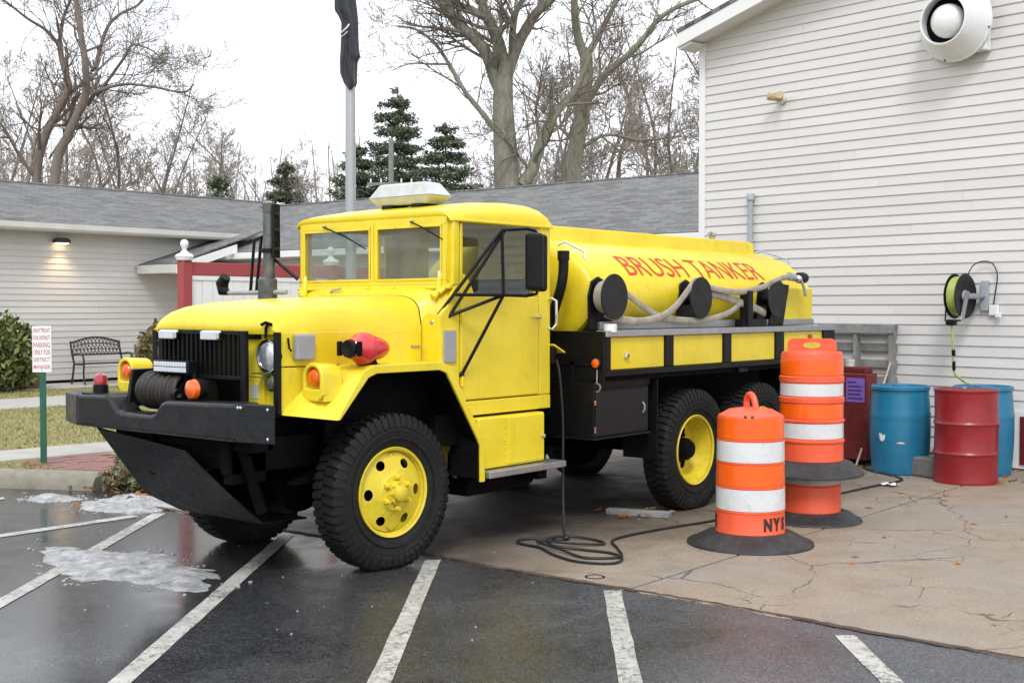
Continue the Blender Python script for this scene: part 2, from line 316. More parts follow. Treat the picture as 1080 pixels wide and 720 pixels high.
def concrete_mat():
    m, n, l, b = nodes('worn_concrete'); co = n.new('ShaderNodeTexCoord').outputs['Object']
    fine = noise(n, l, co, 60, 5, .7); mid = noise(n, l, co, 3.2, 8, .65, .3); big = noise(n, l, co, .7, 4)
    c = ramp(n, l, mid, [(.25, (.20, .138, .092)), (.5, (.315, .24, .172)), (.75, (.385, .31, .235))])
    c = mixc(n, l, .5, c, ramp(n, l, fine, [(.3, (.12, .09, .065)), (.7, (.37, .315, .255))]))
    c = mixc(n, l, ramp(n, l, big, [(.45, (0, 0, 0)), (.7, (.55, .55, .55))]), c, (.25, .24, .225))
    # pitted aggregate
    pit = noise(n, l, co, 75, 2, .5); c = mixc(n, l, ramp(n, l, pit, [(.62, (0, 0, 0)), (.72, (.6, .6, .6))]), c, (.44, .39, .33))
    # hairline cracks
    dn = n.new('ShaderNodeTexNoise'); dn.inputs['Scale'].default_value = 2.2; dn.inputs['Detail'].default_value = 6; l.new(co, dn.inputs['Vector'])
    vm = n.new('ShaderNodeVectorMath'); vm.operation = 'MULTIPLY_ADD'; l.new(dn.outputs['Color'], vm.inputs[0]); vm.inputs[1].default_value = (.38, .38, .38); l.new(co, vm.inputs[2])
    vo = n.new('ShaderNodeTexVoronoi'); vo.feature = 'DISTANCE_TO_EDGE'; vo.inputs['Scale'].default_value = .62; l.new(vm.outputs[0], vo.inputs['Vector'])
    vo2 = n.new('ShaderNodeTexVoronoi'); vo2.feature = 'DISTANCE_TO_EDGE'; vo2.inputs['Scale'].default_value = 2.6; l.new(vm.outputs[0], vo2.inputs['Vector'])
    gate = noise(n, l, co, 1.1, 3); th = n.new('ShaderNodeMapRange'); l.new(gate, th.inputs[0]); th.inputs[1].default_value = .42; th.inputs[2].default_value = .7; th.inputs[3].default_value = 0; th.inputs[4].default_value = .009
    th2 = n.new('ShaderNodeMapRange'); l.new(noise(n, l, co, .8, 3), th2.inputs[0]); th2.inputs[1].default_value = .54; th2.inputs[2].default_value = .72; th2.inputs[3].default_value = 0; th2.inputs[4].default_value = .024
    ck = maths(n, l, 'MAXIMUM', maths(n, l, 'LESS_THAN', vo.outputs['Distance'], th.outputs[0]), maths(n, l, 'LESS_THAN', vo2.outputs['Distance'], th2.outputs[0]))
    c = mixc(n, l, maths(n, l, 'MULTIPLY', ck, .8), c, (.07, .058, .045))
    # oil and moisture staining, widened and darkened to paint in shade under the truck
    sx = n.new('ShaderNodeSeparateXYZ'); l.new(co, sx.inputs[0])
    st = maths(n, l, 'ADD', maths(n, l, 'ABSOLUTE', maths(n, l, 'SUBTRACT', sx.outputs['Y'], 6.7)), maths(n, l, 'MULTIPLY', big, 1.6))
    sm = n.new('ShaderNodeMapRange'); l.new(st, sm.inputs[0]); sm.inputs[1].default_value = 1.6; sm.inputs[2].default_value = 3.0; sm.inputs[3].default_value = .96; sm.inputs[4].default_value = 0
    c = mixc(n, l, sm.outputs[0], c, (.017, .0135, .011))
    l.new(c, b.inputs['Base Color']); rr = ramp(n, l, mid, [(.3, (.5, .5, .5)), (.7, (.82, .82, .82))]); l.new(rr, b.inputs['Roughness'])
    h = maths(n, l, 'SUBTRACT', fine, maths(n, l, 'MULTIPLY', ck, 1.5)); bump(n, l, b, h, .5, .006); return m
def shingle_mat(name, a, bb):
    m, n, l, b = nodes(name); co = n.new('ShaderNodeTexCoord').outputs['Object']
    br = n.new('ShaderNodeTexBrick'); l.new(co, br.inputs['Vector']); br.offset = .37
    br.inputs['Scale'].default_value = 1; br.inputs['Brick Width'].default_value = .32; br.inputs['Row Height'].default_value = .14; br.inputs['Mortar Size'].default_value = .012; br.inputs['Mortar Smooth'].default_value = .3
    br.inputs['Color1'].default_value = (*a, 1); br.inputs['Color2'].default_value = (*bb, 1); br.inputs['Mortar'].default_value = (a[0] * .4, a[1] * .4, a[2] * .4, 1); br.inputs['Bias'].default_value = .1
    f = noise(n, l, co, 1.1, 6, .6); c = mixc(n, l, ramp(n, l, f, [(.35, (0, 0, 0)), (.7, (.3, .3, .3))]), br.outputs['Color'], tuple(x * 1.45 for x in bb))
    g = noise(n, l, co, 55, 2); c = mixc(n, l, .3, c, ramp(n, l, g, [(.3, tuple(x * .5 for x in a)), (.7, tuple(x * 1.6 for x in bb))]))
    l.new(c, b.inputs['Base Color']); b.inputs['Roughness'].default_value = .75; bump(n, l, b, br.outputs['Fac'], .6, -.012); return m
def blade_mat(name, cols, rough=.7, sc=1.3):
    m, n, l, b = nodes(name); g = n.new('ShaderNodeNewGeometry'); co = n.new('ShaderNodeTexCoord').outputs['Object']
    f = noise(n, l, co, sc, 4); k = maths(n, l, 'ADD', maths(n, l, 'MULTIPLY', g.outputs['Random Per Island'], .6), maths(n, l, 'MULTIPLY', f, .4))
    c = ramp(n, l, k, [(.15 + .7 * i / (len(cols) - 1), q) for i, q in enumerate(cols)]); l.new(c, b.inputs['Base Color']); b.inputs['Roughness'].default_value = rough
    b.inputs['Specular IOR Level'].default_value = .25; return m
def bark_mat(name, a, bb, cc):
    m, n, l, b = nodes(name); co = n.new('ShaderNodeTexCoord').outputs['Object']; mp = n.new('ShaderNodeMapping'); mp.inputs['Scale'].default_value = (9, 9, 2.2); l.new(co, mp.inputs[0])
    f = noise(n, l, mp.outputs[0], 1.2, 6, .7, .4); f2 = noise(n, l, co, .8, 3)
    c = ramp(n, l, f, [(.3, a), (.65, bb)]); c = mixc(n, l, ramp(n, l, f2, [(.45, (0, 0, 0)), (.65, (.7, .7, .7))]), c, cc)
    l.new(c, b.inputs['Base Color']); b.inputs['Roughness'].default_value = .85; bump(n, l, b, f, .7, .03); return m
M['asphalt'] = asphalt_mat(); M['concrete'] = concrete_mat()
M['shingle'] = shingle_mat('grey_roof_shingles', (.034, .0335, .033), (.180, .178, .175))
M['paint_line'] = mat('worn_white_road_paint', (.50, .49, .46), .5, var=.14, scale=7, dirt=.75, dirtcol=(.13, .12, .11), bmp=.4, bscale=110)
def line_mat():
    m, n, l, b = nodes('worn_white_road_paint'); co = n.new('ShaderNodeTexCoord').outputs['Object']
    a = noise(n, l, co, 24, 7, .75, .3); big = noise(n, l, co, 2.2, 4); f = maths(n, l, 'ADD', maths(n, l, 'MULTIPLY', a, .7), maths(n, l, 'MULTIPLY', big, .3))
    c = ramp(n, l, noise(n, l, co, 5, 5), [(.3, (.36, .345, .31)), (.7, (.56, .545, .51))]); w = ramp(n, l, f, [(.50, (0, 0, 0)), (.585, (1, 1, 1))]); c = mixc(n, l, maths(n, l, 'MULTIPLY', w, .85), c, (.085, .08, .072))
    vo = n.new('ShaderNodeTexVoronoi'); vo.feature = 'DISTANCE_TO_EDGE'; vo.inputs['Scale'].default_value = 11; dn = n.new('ShaderNodeVectorMath'); dn.operation = 'MULTIPLY_ADD'; nt = n.new('ShaderNodeTexNoise'); nt.inputs['Scale'].default_value = 14; l.new(co, nt.inputs['Vector']); l.new(nt.outputs['Color'], dn.inputs[0]); dn.inputs[1].default_value = (.12, .12, .12); l.new(co, dn.inputs[2]); l.new(dn.outputs[0], vo.inputs['Vector'])
    ck = maths(n, l, 'LESS_THAN', vo.outputs['Distance'], .035); c = mixc(n, l, maths(n, l, 'MULTIPLY', ck, maths(n, l, 'MULTIPLY', big, .9)), c, (.07, .065, .06))
    l.new(c, b.inputs['Base Color']); b.inputs['Roughness'].default_value = .45; bump(n, l, b, a, .5, .004); return m
M['paint_line'] = line_mat()
M['lawn'] = mat('winter_lawn_soil', (.26, .22, .095), .9, var=.25, scale=2.5, dirt=.5, dirtcol=(.13, .14, .05), bmp=.5, bscale=60)
M['soil'] = mat('brown_mulch_soil', (.085, .055, .038), .9, var=.35, scale=6, bmp=.8, bscale=40, bdist=.02)
M['walk'] = mat('pale_concrete_walk', (.38, .36, .33), .8, var=.1, scale=4, bmp=.2, bscale=40)
M['brick'] = mat('red_paving_brick', (.24, .115, .10), .75, var=.2, scale=11, bmp=.4, bscale=60, dirt=.4, dirtcol=(.14, .09, .08))
M['kerb'] = mat('mossy_concrete_kerb', (.23, .215, .17), .85, var=.2, scale=6, bmp=.5, bscale=40, dirt=.6, dirtcol=(.085, .085, .045))
M['joint'] = mat('dirty_joint', (.06, .05, .04), .9)
M['blade'] = blade_mat('winter_grass_blades', [(.15, .19, .05), (.30, .285, .11), (.41, .36, .18)])
M['leaf'] = blade_mat('shrub_leaves', [(.035, .06, .018), (.10, .13, .035), (.28, .28, .09)], .45, 3)
M['leaf_b'] = blade_mat('bronze_conifer_foliage', [(.10, .085, .035), (.20, .16, .07), (.13, .13, .05)], .7, 3)
M['needle'] = blade_mat('spruce_needles', [(.065, .09, .055), (.12, .15, .095), (.20, .225, .15)], .6, 1)
M['ground_leaf'] = blade_mat('trailing_groundcover_leaves', [(.05, .075, .03), (.16, .17, .09), (.26, .15, .08)], .5, 9)
M['litter'] = blade_mat('fallen_leaves', [(.22, .08, .02), (.40, .16, .04), (.30, .17, .08)], .7, 9)
M['bark'] = bark_mat('lichened_grey_bark', (.085, .073, .058), (.27, .245, .20), (.22, .245, .165))
M['bark_brown'] = bark_mat('brown_bark', (.10, .08, .068), (.235, .19, .165), (.20, .175, .15))
M['twig'] = bark_mat('far_grey_brown_twigs', (.25, .205, .18), (.38, .33, .30), (.33, .295, .27))  # lightened so that distance haze is put into the twig colour

def snow_mat():
    m, n, l, b = nodes('dirty_slush'); co = n.new('ShaderNodeTexCoord').outputs['Object']
    f = noise(n, l, co, 9, 8, .75); g = noise(n, l, co, 110, 4)
    c = ramp(n, l, f, [(.36, (.18, .178, .175)), (.5, (.35, .35, .355)), (.66, (.60, .605, .62))]); c = mixc(n, l, ramp(n, l, g, [(.62, (0, 0, 0)), (.75, (.7, .7, .7))]), c, (.25, .235, .22))
    l.new(c, b.inputs['Base Color']); b.inputs['Roughness'].default_value = .35; bump(n, l, b, maths(n, l, 'ADD', g, f), .8, .012); return m
M['snow'] = snow_mat()

# ------------------------------------------------------------------ the ground
def sheet(name, poly, z, m, kind='structure', t=None):
    mb = MB()
    if t: mb.prism(poly, 'z', z - t, z)
    else: mb.add([(x, y, z) for x, y in poly], [tuple(range(len(poly)))])
    return tag(mb.build(name, m, smooth=False), kind=kind)
sheet('ground', [(-300, -300), (400, -300), (400, 400), (-300, 400)], -.05, M['lawn'])
sheet('parking_lot', [(-40, -40), (5.985, -40), (5.985, 9.0), (6.5, 9.6), (6.3, 10.1), (4.0, 14.6), (-40, 60)], 0, M['asphalt'])
# concrete apron split into slabs by recessed joints
apron = tag(MB().prism([(5.98, -30), (18.3, -30), (18.3, 8.9), (5.98, 8.9)], 'z', -.09, -.028).build('concrete_apron', M['joint'], smooth=False), kind='structure')
def jag(a, b, k, amp):      # worn, slightly ragged edge between two points
    out = []
    for i in range(k):
        t = i / k; x = a[0] + (b[0] - a[0]) * t; y = a[1] + (b[1] - a[1]) * t
        out.append((x + (random.uniform(-amp, amp) if i else 0), y + (random.uniform(-amp, amp) * .3 if i else 0)))
    return out
ys = [-30, -14, -4.5, 0.1, 4.08, 8.9]; xs = [6.0, 10.02, 14.0, 18.3]
for i in range(len(xs) - 1):
    for j in range(len(ys) - 1):
        g = .011; x0, x1, y0, y1 = xs[i] + g, xs[i + 1] - g, ys[j] + g, ys[j + 1] - g
        dy = lambda x: -.06 * (x - 6) if ys[j] == 4.08 else 0
        if i == 0: poly = [(x0, y0), (x1, y0), (x1, y1)] + [(x0, y1)] + jag((x0, y1), (x0, y0), 40, .035)[1:]
        else: poly = [(x0, y0), (x1, y0), (x1, y1), (x0, y1)]
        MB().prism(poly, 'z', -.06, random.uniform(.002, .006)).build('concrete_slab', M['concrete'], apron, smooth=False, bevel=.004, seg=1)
# broken curb strip of old mortar at the apron edge, small patch with a drain ring
tag(MB().lathe([(.048, .005), (.056, .008), (.064, .005), (.064, .0)], (6.16, 4.42, 0), 'z', 20).build('drain_ring', M['under']), 'small rusty metal ring set in the concrete edge beside the cord coil', 'pipe ring')

# crumbled dirt along the broken edge of the apron
mb = MB(); rows = [];  rg0 = random.Random(3); yy = 8.8
while yy > -6:
    w = max(.003, .009 + .013 * math.sin(yy * 3.1) + rg0.uniform(-.008, .012)); c_ = 6.006 + .012 * math.sin(yy * 2.3) + rg0.uniform(-.01, .01); rows.append([(c_ - w, yy, .0068), (c_, yy, .012 + rg0.uniform(0, .004)), (c_ + w * .8, yy, .0068)]); yy -= .045
tag(mb.grid(rows).build('edge_dirt', M['soil'], smooth=False), 'dark crumbled dirt along the broken concrete edge', 'dirt', kind='stuff')
# worn painted lines
def stripe(pts, z=.004):
    mb = MB(); P = [Vector((*p, 0)) for p in pts]; a, b, c, d = P          # a-b near edge, d-c far edge
    n = 30; top = [a.lerp(d, i / n) for i in range(n + 1)]; bot = [b.lerp(c, i / n) for i in range(n + 1)]
    rows = []
    for i in range(n + 1):
        w = (bot[i] - top[i]); q = w.normalized()
        p0 = top[i] + q * random.uniform(-.002, .004); p1 = bot[i] - q * random.uniform(-.002, .004)
        rows.append([(p0.x, p0.y, z), ((p0.x + p1.x) / 2, (p0.y + p1.y) / 2, z), (p1.x, p1.y, z)])
    return tag(mb.grid(rows).build('painted_line', M['paint_line'], smooth=False), kind='structure')
def line_to(x1, y1, ang, L, w=.105):
    d = Vector((math.cos(R(ang)), math.sin(R(ang)))); q = Vector((-d.y, d.x)) * w / 2; e = Vector((x1, y1)); s = e - d * L
    return stripe([s + q, s - q, e - q, e + q])
for x1, y1, an, L in ((5.86, 8.50, 39, 6.5), (5.90, 6.98, 38, 6.2), (5.91, 5.54, 38, 6.0), (5.93, 4.13, 37.5, 5.5), (5.86, 2.66, 39.5, 5), (5.9, 1.2, 39, 5)):
    line_to(x1, y1, an, L)
stripe([(-6, 8.66), (-6, 8.55), (5.66, 8.48), (5.68, 8.60)]); stripe([(-6, 10.40), (-6, 10.29), (5.45, 10.16), (5.5, 10.27)])

# lawn, mulch, paths
sheet('lawn', [(6.45, 10.3), (4.2, 14.6), (-30, 60), (60, 60), (60, 10.3)], .03, M['lawn'])
sheet('mulch_bed', [(6.02, 8.92), (6.55, 9.7), (6.5, 10.5), (9, 12), (14, 12), (14, 8.92)], .022, M['soil'])
sheet('sidewalk', [(5.3, 12.45), (8.9, 12.2), (8.9, 13.15), (4.8, 13.4)], .05, M['walk'], t=.05)
sheet('garden_path', [(-20, 18.9), (14, 18.7), (14, 20.8), (-20, 20.95)], .045, M['walk'], t=.04)
sheet('planting_strip', [(-20, 22.6), (17.9, 22.6), (17.9, 24.5), (-20, 24.5)], .04, M['walk'])
# brick path: bricks joined, each only a few pixels
bp = tag(MB().add([(6.25, 10.12, .034), (6.95, 10.12, .034), (7.75, 12.22, .034), (6.9, 12.3, .034)], [(0, 1, 2, 3)]).build('brick_path', M['joint'], smooth=False), kind='structure')
base_me = None; nb = 0
for r_ in range(21):
    yy = 10.14 + r_ * .103; t = (yy - 10.12) / 2.15; xa = 6.25 + .68 * t; xb = 6.95 + .8 * t; x = xa - (.1 if r_ % 2 else 0)
    while x < xb:
        if base_me is None:
            o = MB().box(-.098, .098, -.047, .047, -.02, .012).build('brick', M['brick'], bp, bevel=.006, seg=1); base_me = o.data
        else:
            o = bpy.data.objects.new('brick', base_me); C.objects.link(o); o.parent = bp
        o.location = (x, yy, .034 + random.uniform(-.002, .004)); o.rotation_euler = (random.uniform(-.02, .02), random.uniform(-.02, .02), random.uniform(-.03, .03)); x += .205; nb += 1
# kerb stone at the lawn corner
def kerb():
    a, b = Vector((6.22, 10.02, 0)), Vector((3.7, 14.9, 0)); d = (b - a).normalized(); q = Vector((d.y, -d.x, 0)); rows = []
    prof = [(-.02, 0), (-.01, .09), (.03, .135), (.10, .15), (.20, .15), (.27, .13), (.30, .09), (.31, 0)]
    for i in range(41):
        p = a.lerp(b, i / 40); sc = 1 if i else .86
        rows.append([tuple(p + q * (x + random.uniform(-.004, .004)) + Vector((0, 0, z * sc + (random.uniform(-.004, .004) if z else 0)))) for x, z in prof])
    mb = MB().grid(rows); mb.add(rows[0], [tuple(range(len(prof)))])
    return tag(mb.build('kerb', M['kerb'], ang=50), kind='structure')
kerb()

def leaves_mesh(name, pts, size, m, parent=None, flat=.0, aspect=1.8, droop=None):
    """many small leaf-shaped quads at the points"""
    n = len(pts); P = np.asarray(pts, float); th = rng.uniform(0, 2 * np.pi, n); el = rng.uniform(-1.2, 1.2, n) * (1 - flat)
    d = np.stack([np.cos(th) * np.cos(el), np.sin(th) * np.cos(el), np.sin(el)], 1)
    q = rng.normal(size=(n, 3)); q[:, 2] *= (1 - flat); q -= d * np.sum(q * d, 1)[:, None]; q /= np.linalg.norm(q, axis=1)[:, None] + 1e-9
    s = size * rng.uniform(.6, 1.3, n)[:, None]
    v = np.stack([P - d * s * .5 * aspect, P + q * s * .4, P + d * s * .5 * aspect, P - q * s * .4], 1).reshape(-1, 3)
    me = bpy.data.meshes.new(name); me.vertices.add(4 * n); me.vertices.foreach_set('co', v.ravel()); me.loops.add(4 * n); me.loops.foreach_set('vertex_index', np.arange(4 * n, dtype=np.int32))
    me.polygons.add(n); me.polygons.foreach_set('loop_start', np.arange(0, 4 * n, 4, dtype=np.int32)); me.update(); me.validate()
    return link(me, name, m, parent, smooth=False)
def grass():
    pts = []
    def region(x0, x1, y0, y1, k, f=lambda x, y: True):
        x = rng.uniform(x0, x1, k); y = rng.uniform(y0, y1, k); pts.extend([(a, b) for a, b in zip(x, y) if f(a, b)])
    region(4.2, 13.5, 13.2, 18.8, 30000, lambda x, y: x > 4.9 and y > 13.3)
    region(9, 16, 20.95, 22.6, 8000); region(5.2, 7.0, 10.6, 12.3, 3500, lambda x, y: x > 6.5 - (y - 10.3) * .52 and x < 6.25 + (y - 10.1) * .32)
    P = np.array(pts); n = len(P); a = rng.uniform(0, 2 * np.pi, n); h = rng.uniform(.02, .055, n); w = rng.uniform(.004, .009, n)
    base = np.stack([P[:, 0], P[:, 1], np.full(n, .028)], 1); dx = np.stack([np.cos(a), np.sin(a), 0 * a], 1) * w[:, None]
    tip = base + np.stack([rng.normal(0, .025, n), rng.normal(0, .025, n), h], 1)
    v = np.stack([base - dx, base + dx, tip], 1).reshape(-1, 3); me = bpy.data.meshes.new('grass'); me.vertices.add(3 * n); me.vertices.foreach_set('co', v.ravel())
    me.loops.add(3 * n); me.loops.foreach_set('vertex_index', np.arange(3 * n, dtype=np.int32)); me.polygons.add(n); me.polygons.foreach_set('loop_start', np.arange(0, 3 * n, 3, dtype=np.int32)); me.update(); me.validate()
    tag(link(me, 'grass', M['blade'], smooth=False), 'short straw coloured winter grass on the lawn', 'grass', kind='stuff')
grass()

def snow_patch(poly, h, label, seed):
    """slushy mound over an irregular outline"""
    rg = np.random.default_rng(seed); P = np.array(poly); c = P.mean(0); mb = MB(); N = 140; K = 26; rows = []
    ang = np.linspace(0, 2 * np.pi, N, endpoint=False); th = np.arctan2(P[:, 1] - c[1], P[:, 0] - c[0]); o = np.argsort(th); rad = np.hypot(P[:, 0] - c[0], P[:, 1] - c[1])
    rr = np.interp(ang, np.r_[th[o] % (2 * np.pi), ][np.argsort(th[o] % (2 * np.pi))], rad[o][np.argsort(th[o] % (2 * np.pi))], period=2 * np.pi)
    rr *= 1 + .05 * np.sin(ang * 7 + seed) + .035 * np.sin(ang * 17 + 2 * seed) + .02 * rg.normal(size=N)
    from mathutils import noise as mn
    def hn(x, y): return max(.10, .52 + .55 * mn.fractal(Vector((x * 4.5 + seed, y * 4.5, .3)), .8, 2.1, 5))
    for k in range(K):
        t = 1 - k / (K - 1); prof = (1 - t ** 2.2) ** .9
        rows.append([(c[0] + math.cos(a) * r * t, c[1] + math.sin(a) * r * t, -.004 + h * prof * hn(c[0] + math.cos(a) * r * t, c[1] + math.sin(a) * r * t)) for a, r in zip(ang, rr)])
    for row in rows: row.append(row[0])
    for _ in range(46):      # slush crumbs round the edge
        j = rg.integers(0, N); t = rg.uniform(.96, 1.22); s_ = rg.uniform(.004, .013); mb.ball((c[0] + math.cos(ang[j]) * rr[j] * t, c[1] + math.sin(ang[j]) * rr[j] * t, .002), s_ * 1.4, s_, s_ * .8, 7, 5)
    return tag(mb.grid(rows).build('snow_patch', M['snow'], ang=80), label, 'snow', 'patches of old snow on the wet lot')
snow_patch([(4.33, 7.66), (4.62, 7.95), (4.74, 7.45), (4.72, 6.75), (4.78, 6.3), (4.62, 5.98), (4.4, 5.9), (4.28, 6.5), (4.22, 7.2)], .050, 'long strip of grey slush lying across two painted lines', 3)
snow_patch([(5.72, 9.42), (6.25, 9.62), (6.5, 9.1), (6.2, 8.62), (5.8, 8.6)], .085, 'white snow heap beside the mulch bed under the bumper', 5)
snow_patch([(5.68, 10.12), (5.86, 9.95), (5.86, 9.62), (5.7, 9.66)], .06, 'small snow lump in front of the kerb end', 9)

# ------------------------------------------------------------------ buildings
def board_mesh(L, e, name='siding_board'):
    return MB().prism([(0, 0), (.014, 0), (.015, .005), (.003, e), (0, e)], 'x', 0, L).mesh(name)
def siding(parent, p0, d, z0, z1, e, m, span, joints=True, seed=1):
    """courses of boards along direction d from p0; span(z) gives (s0, s1)"""
    rr = random.Random(seed); cache = {}; rz = math.atan2(d.y, d.x); z = z0; k = 0; loc = parent.location
    while z < z1 - .02:
        s0, s1 = span(z + e * .5); ee = min(e, z1 - z)
        if s1 - s0 < .1: break
        cuts = [s0]
        if joints:
            s = s0 + rr.uniform(1.0, 3.6)
            while s < s1 - .6: cuts.append(round(s, 1)); s += 3.7
        cuts.append(s1)
        for a, b in zip(cuts[:-1], cuts[1:]):
            key = (round(b - a - .002, 3), round(ee, 3))
            if key not in cache:
                me = board_mesh(key[0], key[1]); me.materials.append(m); cache[key] = me
            o = bpy.data.objects.new('siding_board', cache[key]); C.objects.link(o); o.parent = parent
            o.location = Vector((p0.x + d.x * (a + .001), p0.y + d.y * (a + .001), z)) - loc; o.rotation_euler = (rr.uniform(-.006, .006), rr.uniform(-.0005, .0005), rz)
        z += e; k += 1
def wchild(mb, name, m, parent, **kw):        # built in world coordinates, hung on a parent that sits elsewhere
    o = mb.build(name, m, parent, **kw); o.location = -parent.location; return o
def roof_panel(parent, name, p0, ex, ey, poly, m, t=.03):
    """polygon in (along eave, up slope) coordinates"""
    ez = ex.cross(ey).normalized(); o = MB().prism(poly, 'z', -t, 0).build(name, m, parent, smooth=False)
    o.matrix_basis = Matrix(((ex.x, ey.x, ez.x, p0.x - parent.location.x), (ex.y, ey.y, ez.y, p0.y - parent.location.y), (ex.z, ey.z, ez.z, p0.z - parent.location.z), (0, 0, 0, 1))); return o

# white gabled building on the right; s runs along its wall away from the viewer
WD = Vector((.14436, .98953, 0)); WN = Vector((-.98953, .14436, 0)); WP = Vector((13.031, 4.067, 0))
def W(s, out=0, z=0): return WP + WD * s + WN * out + Vector((0, 0, z))
rb = empty('gabled_building', tuple(WP), 'tall white vinyl sided gable end wall with concrete apron before it', 'building')
S0, S1, SP = -8.1, 4.05, -2.0; RK = .262
rake = lambda s: 5.06 - RK * (abs(s - SP) - (S1 - SP))
def span_r(z):
    if z < 5.0: return (S0, S1)
    h = (S1 - SP) - (z + .03 - 5.06) / RK; return (SP - h, SP + h)
mb = MB(); pts = [W(S0), W(S1), W(S1, 0, 5.06), W(SP, 0, rake(SP)), W(S0, 0, 5.06)]
pts = [p - WN * .004 for p in pts]; q = [p - WN * 8 for p in pts]
mb.add(pts + q, [(4, 3, 2, 1, 0), (5, 6, 7, 8, 9), (1, 2, 7, 6), (0, 5, 9, 4)]); wchild(mb, 'wall', M['siding'], rb, smooth=False)
siding(rb, W(0), WD, .16, rake(SP), .109, M['siding'], span_r, seed=4)
def bx(parent, name, m, s0, s1, o0, o1, z0, z1, bevel=.003):     # box in wall coordinates
    p = [W(s, o, z) for z in (z0, z1) for o in (o0, o1) for s in (s0, s1)]
    return wchild(MB().add(p, [(0, 2, 3, 1), (4, 5, 7, 6), (0, 1, 5, 4), (2, 6, 7, 3), (0, 4, 6, 2), (1, 3, 7, 5)]), name, m, parent, smooth=False, bevel=bevel)
bx(rb, 'corner_post', M['trim'], S1 - .005, S1 + .085, -.05, .03, 0.1, 4.95)
bx(rb, 'starter_strip', M['gutter'], S0, S1, .0, .022, .10, .16); bx(rb, 'foundation', M['walk'], S0, S1, -.05, .0, -.05, .12)
# roof: two slopes with an overhanging rake, white bargeboards
for sg in (1, -1):
    sl = Vector((WD.x * -sg, WD.y * -sg, RK)).normalized(); e0 = W(SP + sg * (S1 - SP + .20), .34, 5.06 - RK * .20 + .10)
    if sg > 0: roof_panel(rb, 'roof', e0, WN, sl, [(0, 0), (0, 6.46), (-8.8, 6.46), (-8.8, 0)], M['shingle'], .05)
    else: roof_panel(rb, 'roof', e0 , WN, sl, [(0, 0), (-8.8, 0), (-8.8, 6.46), (0, 6.46)], M['shingle'], .05)
    a = SP + sg * (S1 - SP + .20); zt = 5.06 - RK * .20
    P = [W(a, .30, zt - .12), W(SP, .30, rake(SP) - .12), W(SP, .30, rake(SP) + .07), W(a, .30, zt + .07)]
    wchild(MB().slab(P, .03), 'bargeboard', M['trim'], rb, smooth=False, bevel=.004)
    P = [W(a, .30, zt - .10), W(SP, .30, rake(SP) - .10), W(SP, 0, rake(SP) - .10), W(a, 0, zt - .10)]
    wchild(MB().slab(P, .012), 'soffit', M['trim'], rb, smooth=False)
wchild(MB().slab([W(S1 + .0, .30, 5.06 - .12), W(S1 + .20, .30, 5.007 - .12), W(S1 + .20, .0, 5.007 - .12), W(S1, 0, 5.06 - .12)], .03), 'eave_return', M['trim'], rb, smooth=False)
# low red hatch with a white frame at the wall foot
h = empty('wall_hatch', tuple(W(-.35, .02, .0)), 'low dark red hatch with white frame at the foot of the white wall', 'hatch')
bx(h, 'frame', M['trim'], -.95, .02, .018, .05, .02, .60); bx(h, 'panel', M['dark_red'], -.9, -.06, .045, .065, .06, .55)

# left wing: long low building, eave towards the lot
lw = empty('beige_wing', (0, 24.4, 0), 'low beige sided wing with grey shingle roof behind the lawn', 'building')
mb = MB().box(-40, 22, 24.405, 33, -.05, 3.3); wchild(mb, 'wall', M['siding_left'], lw, smooth=False)
siding(lw, Vector((18.4, 24.405, 0)), Vector((-1, 0, 0)), .10, 3.28, .131, M['siding_left'], lambda z: (0, 30), True, 8)
lsl = Vector((0, 4.5, 1.26)).normalized(); LW = math.hypot(4.5, 1.26)
roof_panel(lw, 'roof', Vector((-40, 23.98, 3.42)), Vector((1, 0, 0)), lsl, [(0, 0), (59.5, 0), (63.2, LW), (0, LW)], M['shingle'], .03)
roof_panel(lw, 'roof', Vector((24, 33.0, 3.42)), Vector((-1, 0, 0)), Vector((0, -lsl.y, lsl.z)), [(0, 0), (64, 0), (64, LW), (0, LW)], M['shingle'], .03)
wchild(MB().tube([(-40, 28.48, 4.69), (23.2, 28.48, 4.69)], .035, 6), 'ridge_cap', M['shingle'], lw)
wchild(MB().prism([(23.87, 3.41), (23.99, 3.41), (23.99, 3.25), (23.90, 3.25), (23.87, 3.30)], 'x', -40, 19.55), 'gutter', M['gutter'], lw, smooth=False)
wchild(MB().box(-40, 19.3, 23.98, 24.40, 3.24, 3.262), 'soffit', M['siding_left'], lw, smooth=False)
wchild(MB().box(-40, 18.3, 24.38, 24.4, .02, .10), 'foundation', M['under'], lw, smooth=False)
# back wing behind the truck, roof slope towards the lot
bw = empty('grey_roofed_wing', (18.4, 18, 0), 'long building with grey shingle roof behind the yellow tanker', 'building')
wchild(MB().box(18.4, 26, 10.2, 24.38, -.05, 2.85), 'wall', M['siding_left'], bw, smooth=False)
siding(bw, Vector((18.398, 10.2, 0)), Vector((0, 1, 0)), .1, 2.8, .131, M['siding_left'], lambda z: (0, 14.15), True, 5)
bsl = Vector((4.5, 0, 1.53)).normalized(); BW = math.hypot(4.5, 1.53)
roof_panel(bw, 'roof', Vector((18.0, 27.7, 2.92)), Vector((0, -1, 0)), bsl, [(3.72, 0), (17.6, 0), (17.6, BW), (0, BW), (3.72, BW * .33)], M['shingle'], .03)
roof_panel(bw, 'roof', Vector((27.0, 10.1, 2.92)), Vector((0, 1, 0)), Vector((-bsl.x, 0, bsl.z)), [(0, 0), (17.6, 0), (17.6, BW), (0, BW)], M['shingle'], .03)
wchild(MB().tube([(22.5, 10.1, 4.46), (22.5, 27.7, 4.46)], .035, 6), 'ridge_cap', M['shingle'], bw)
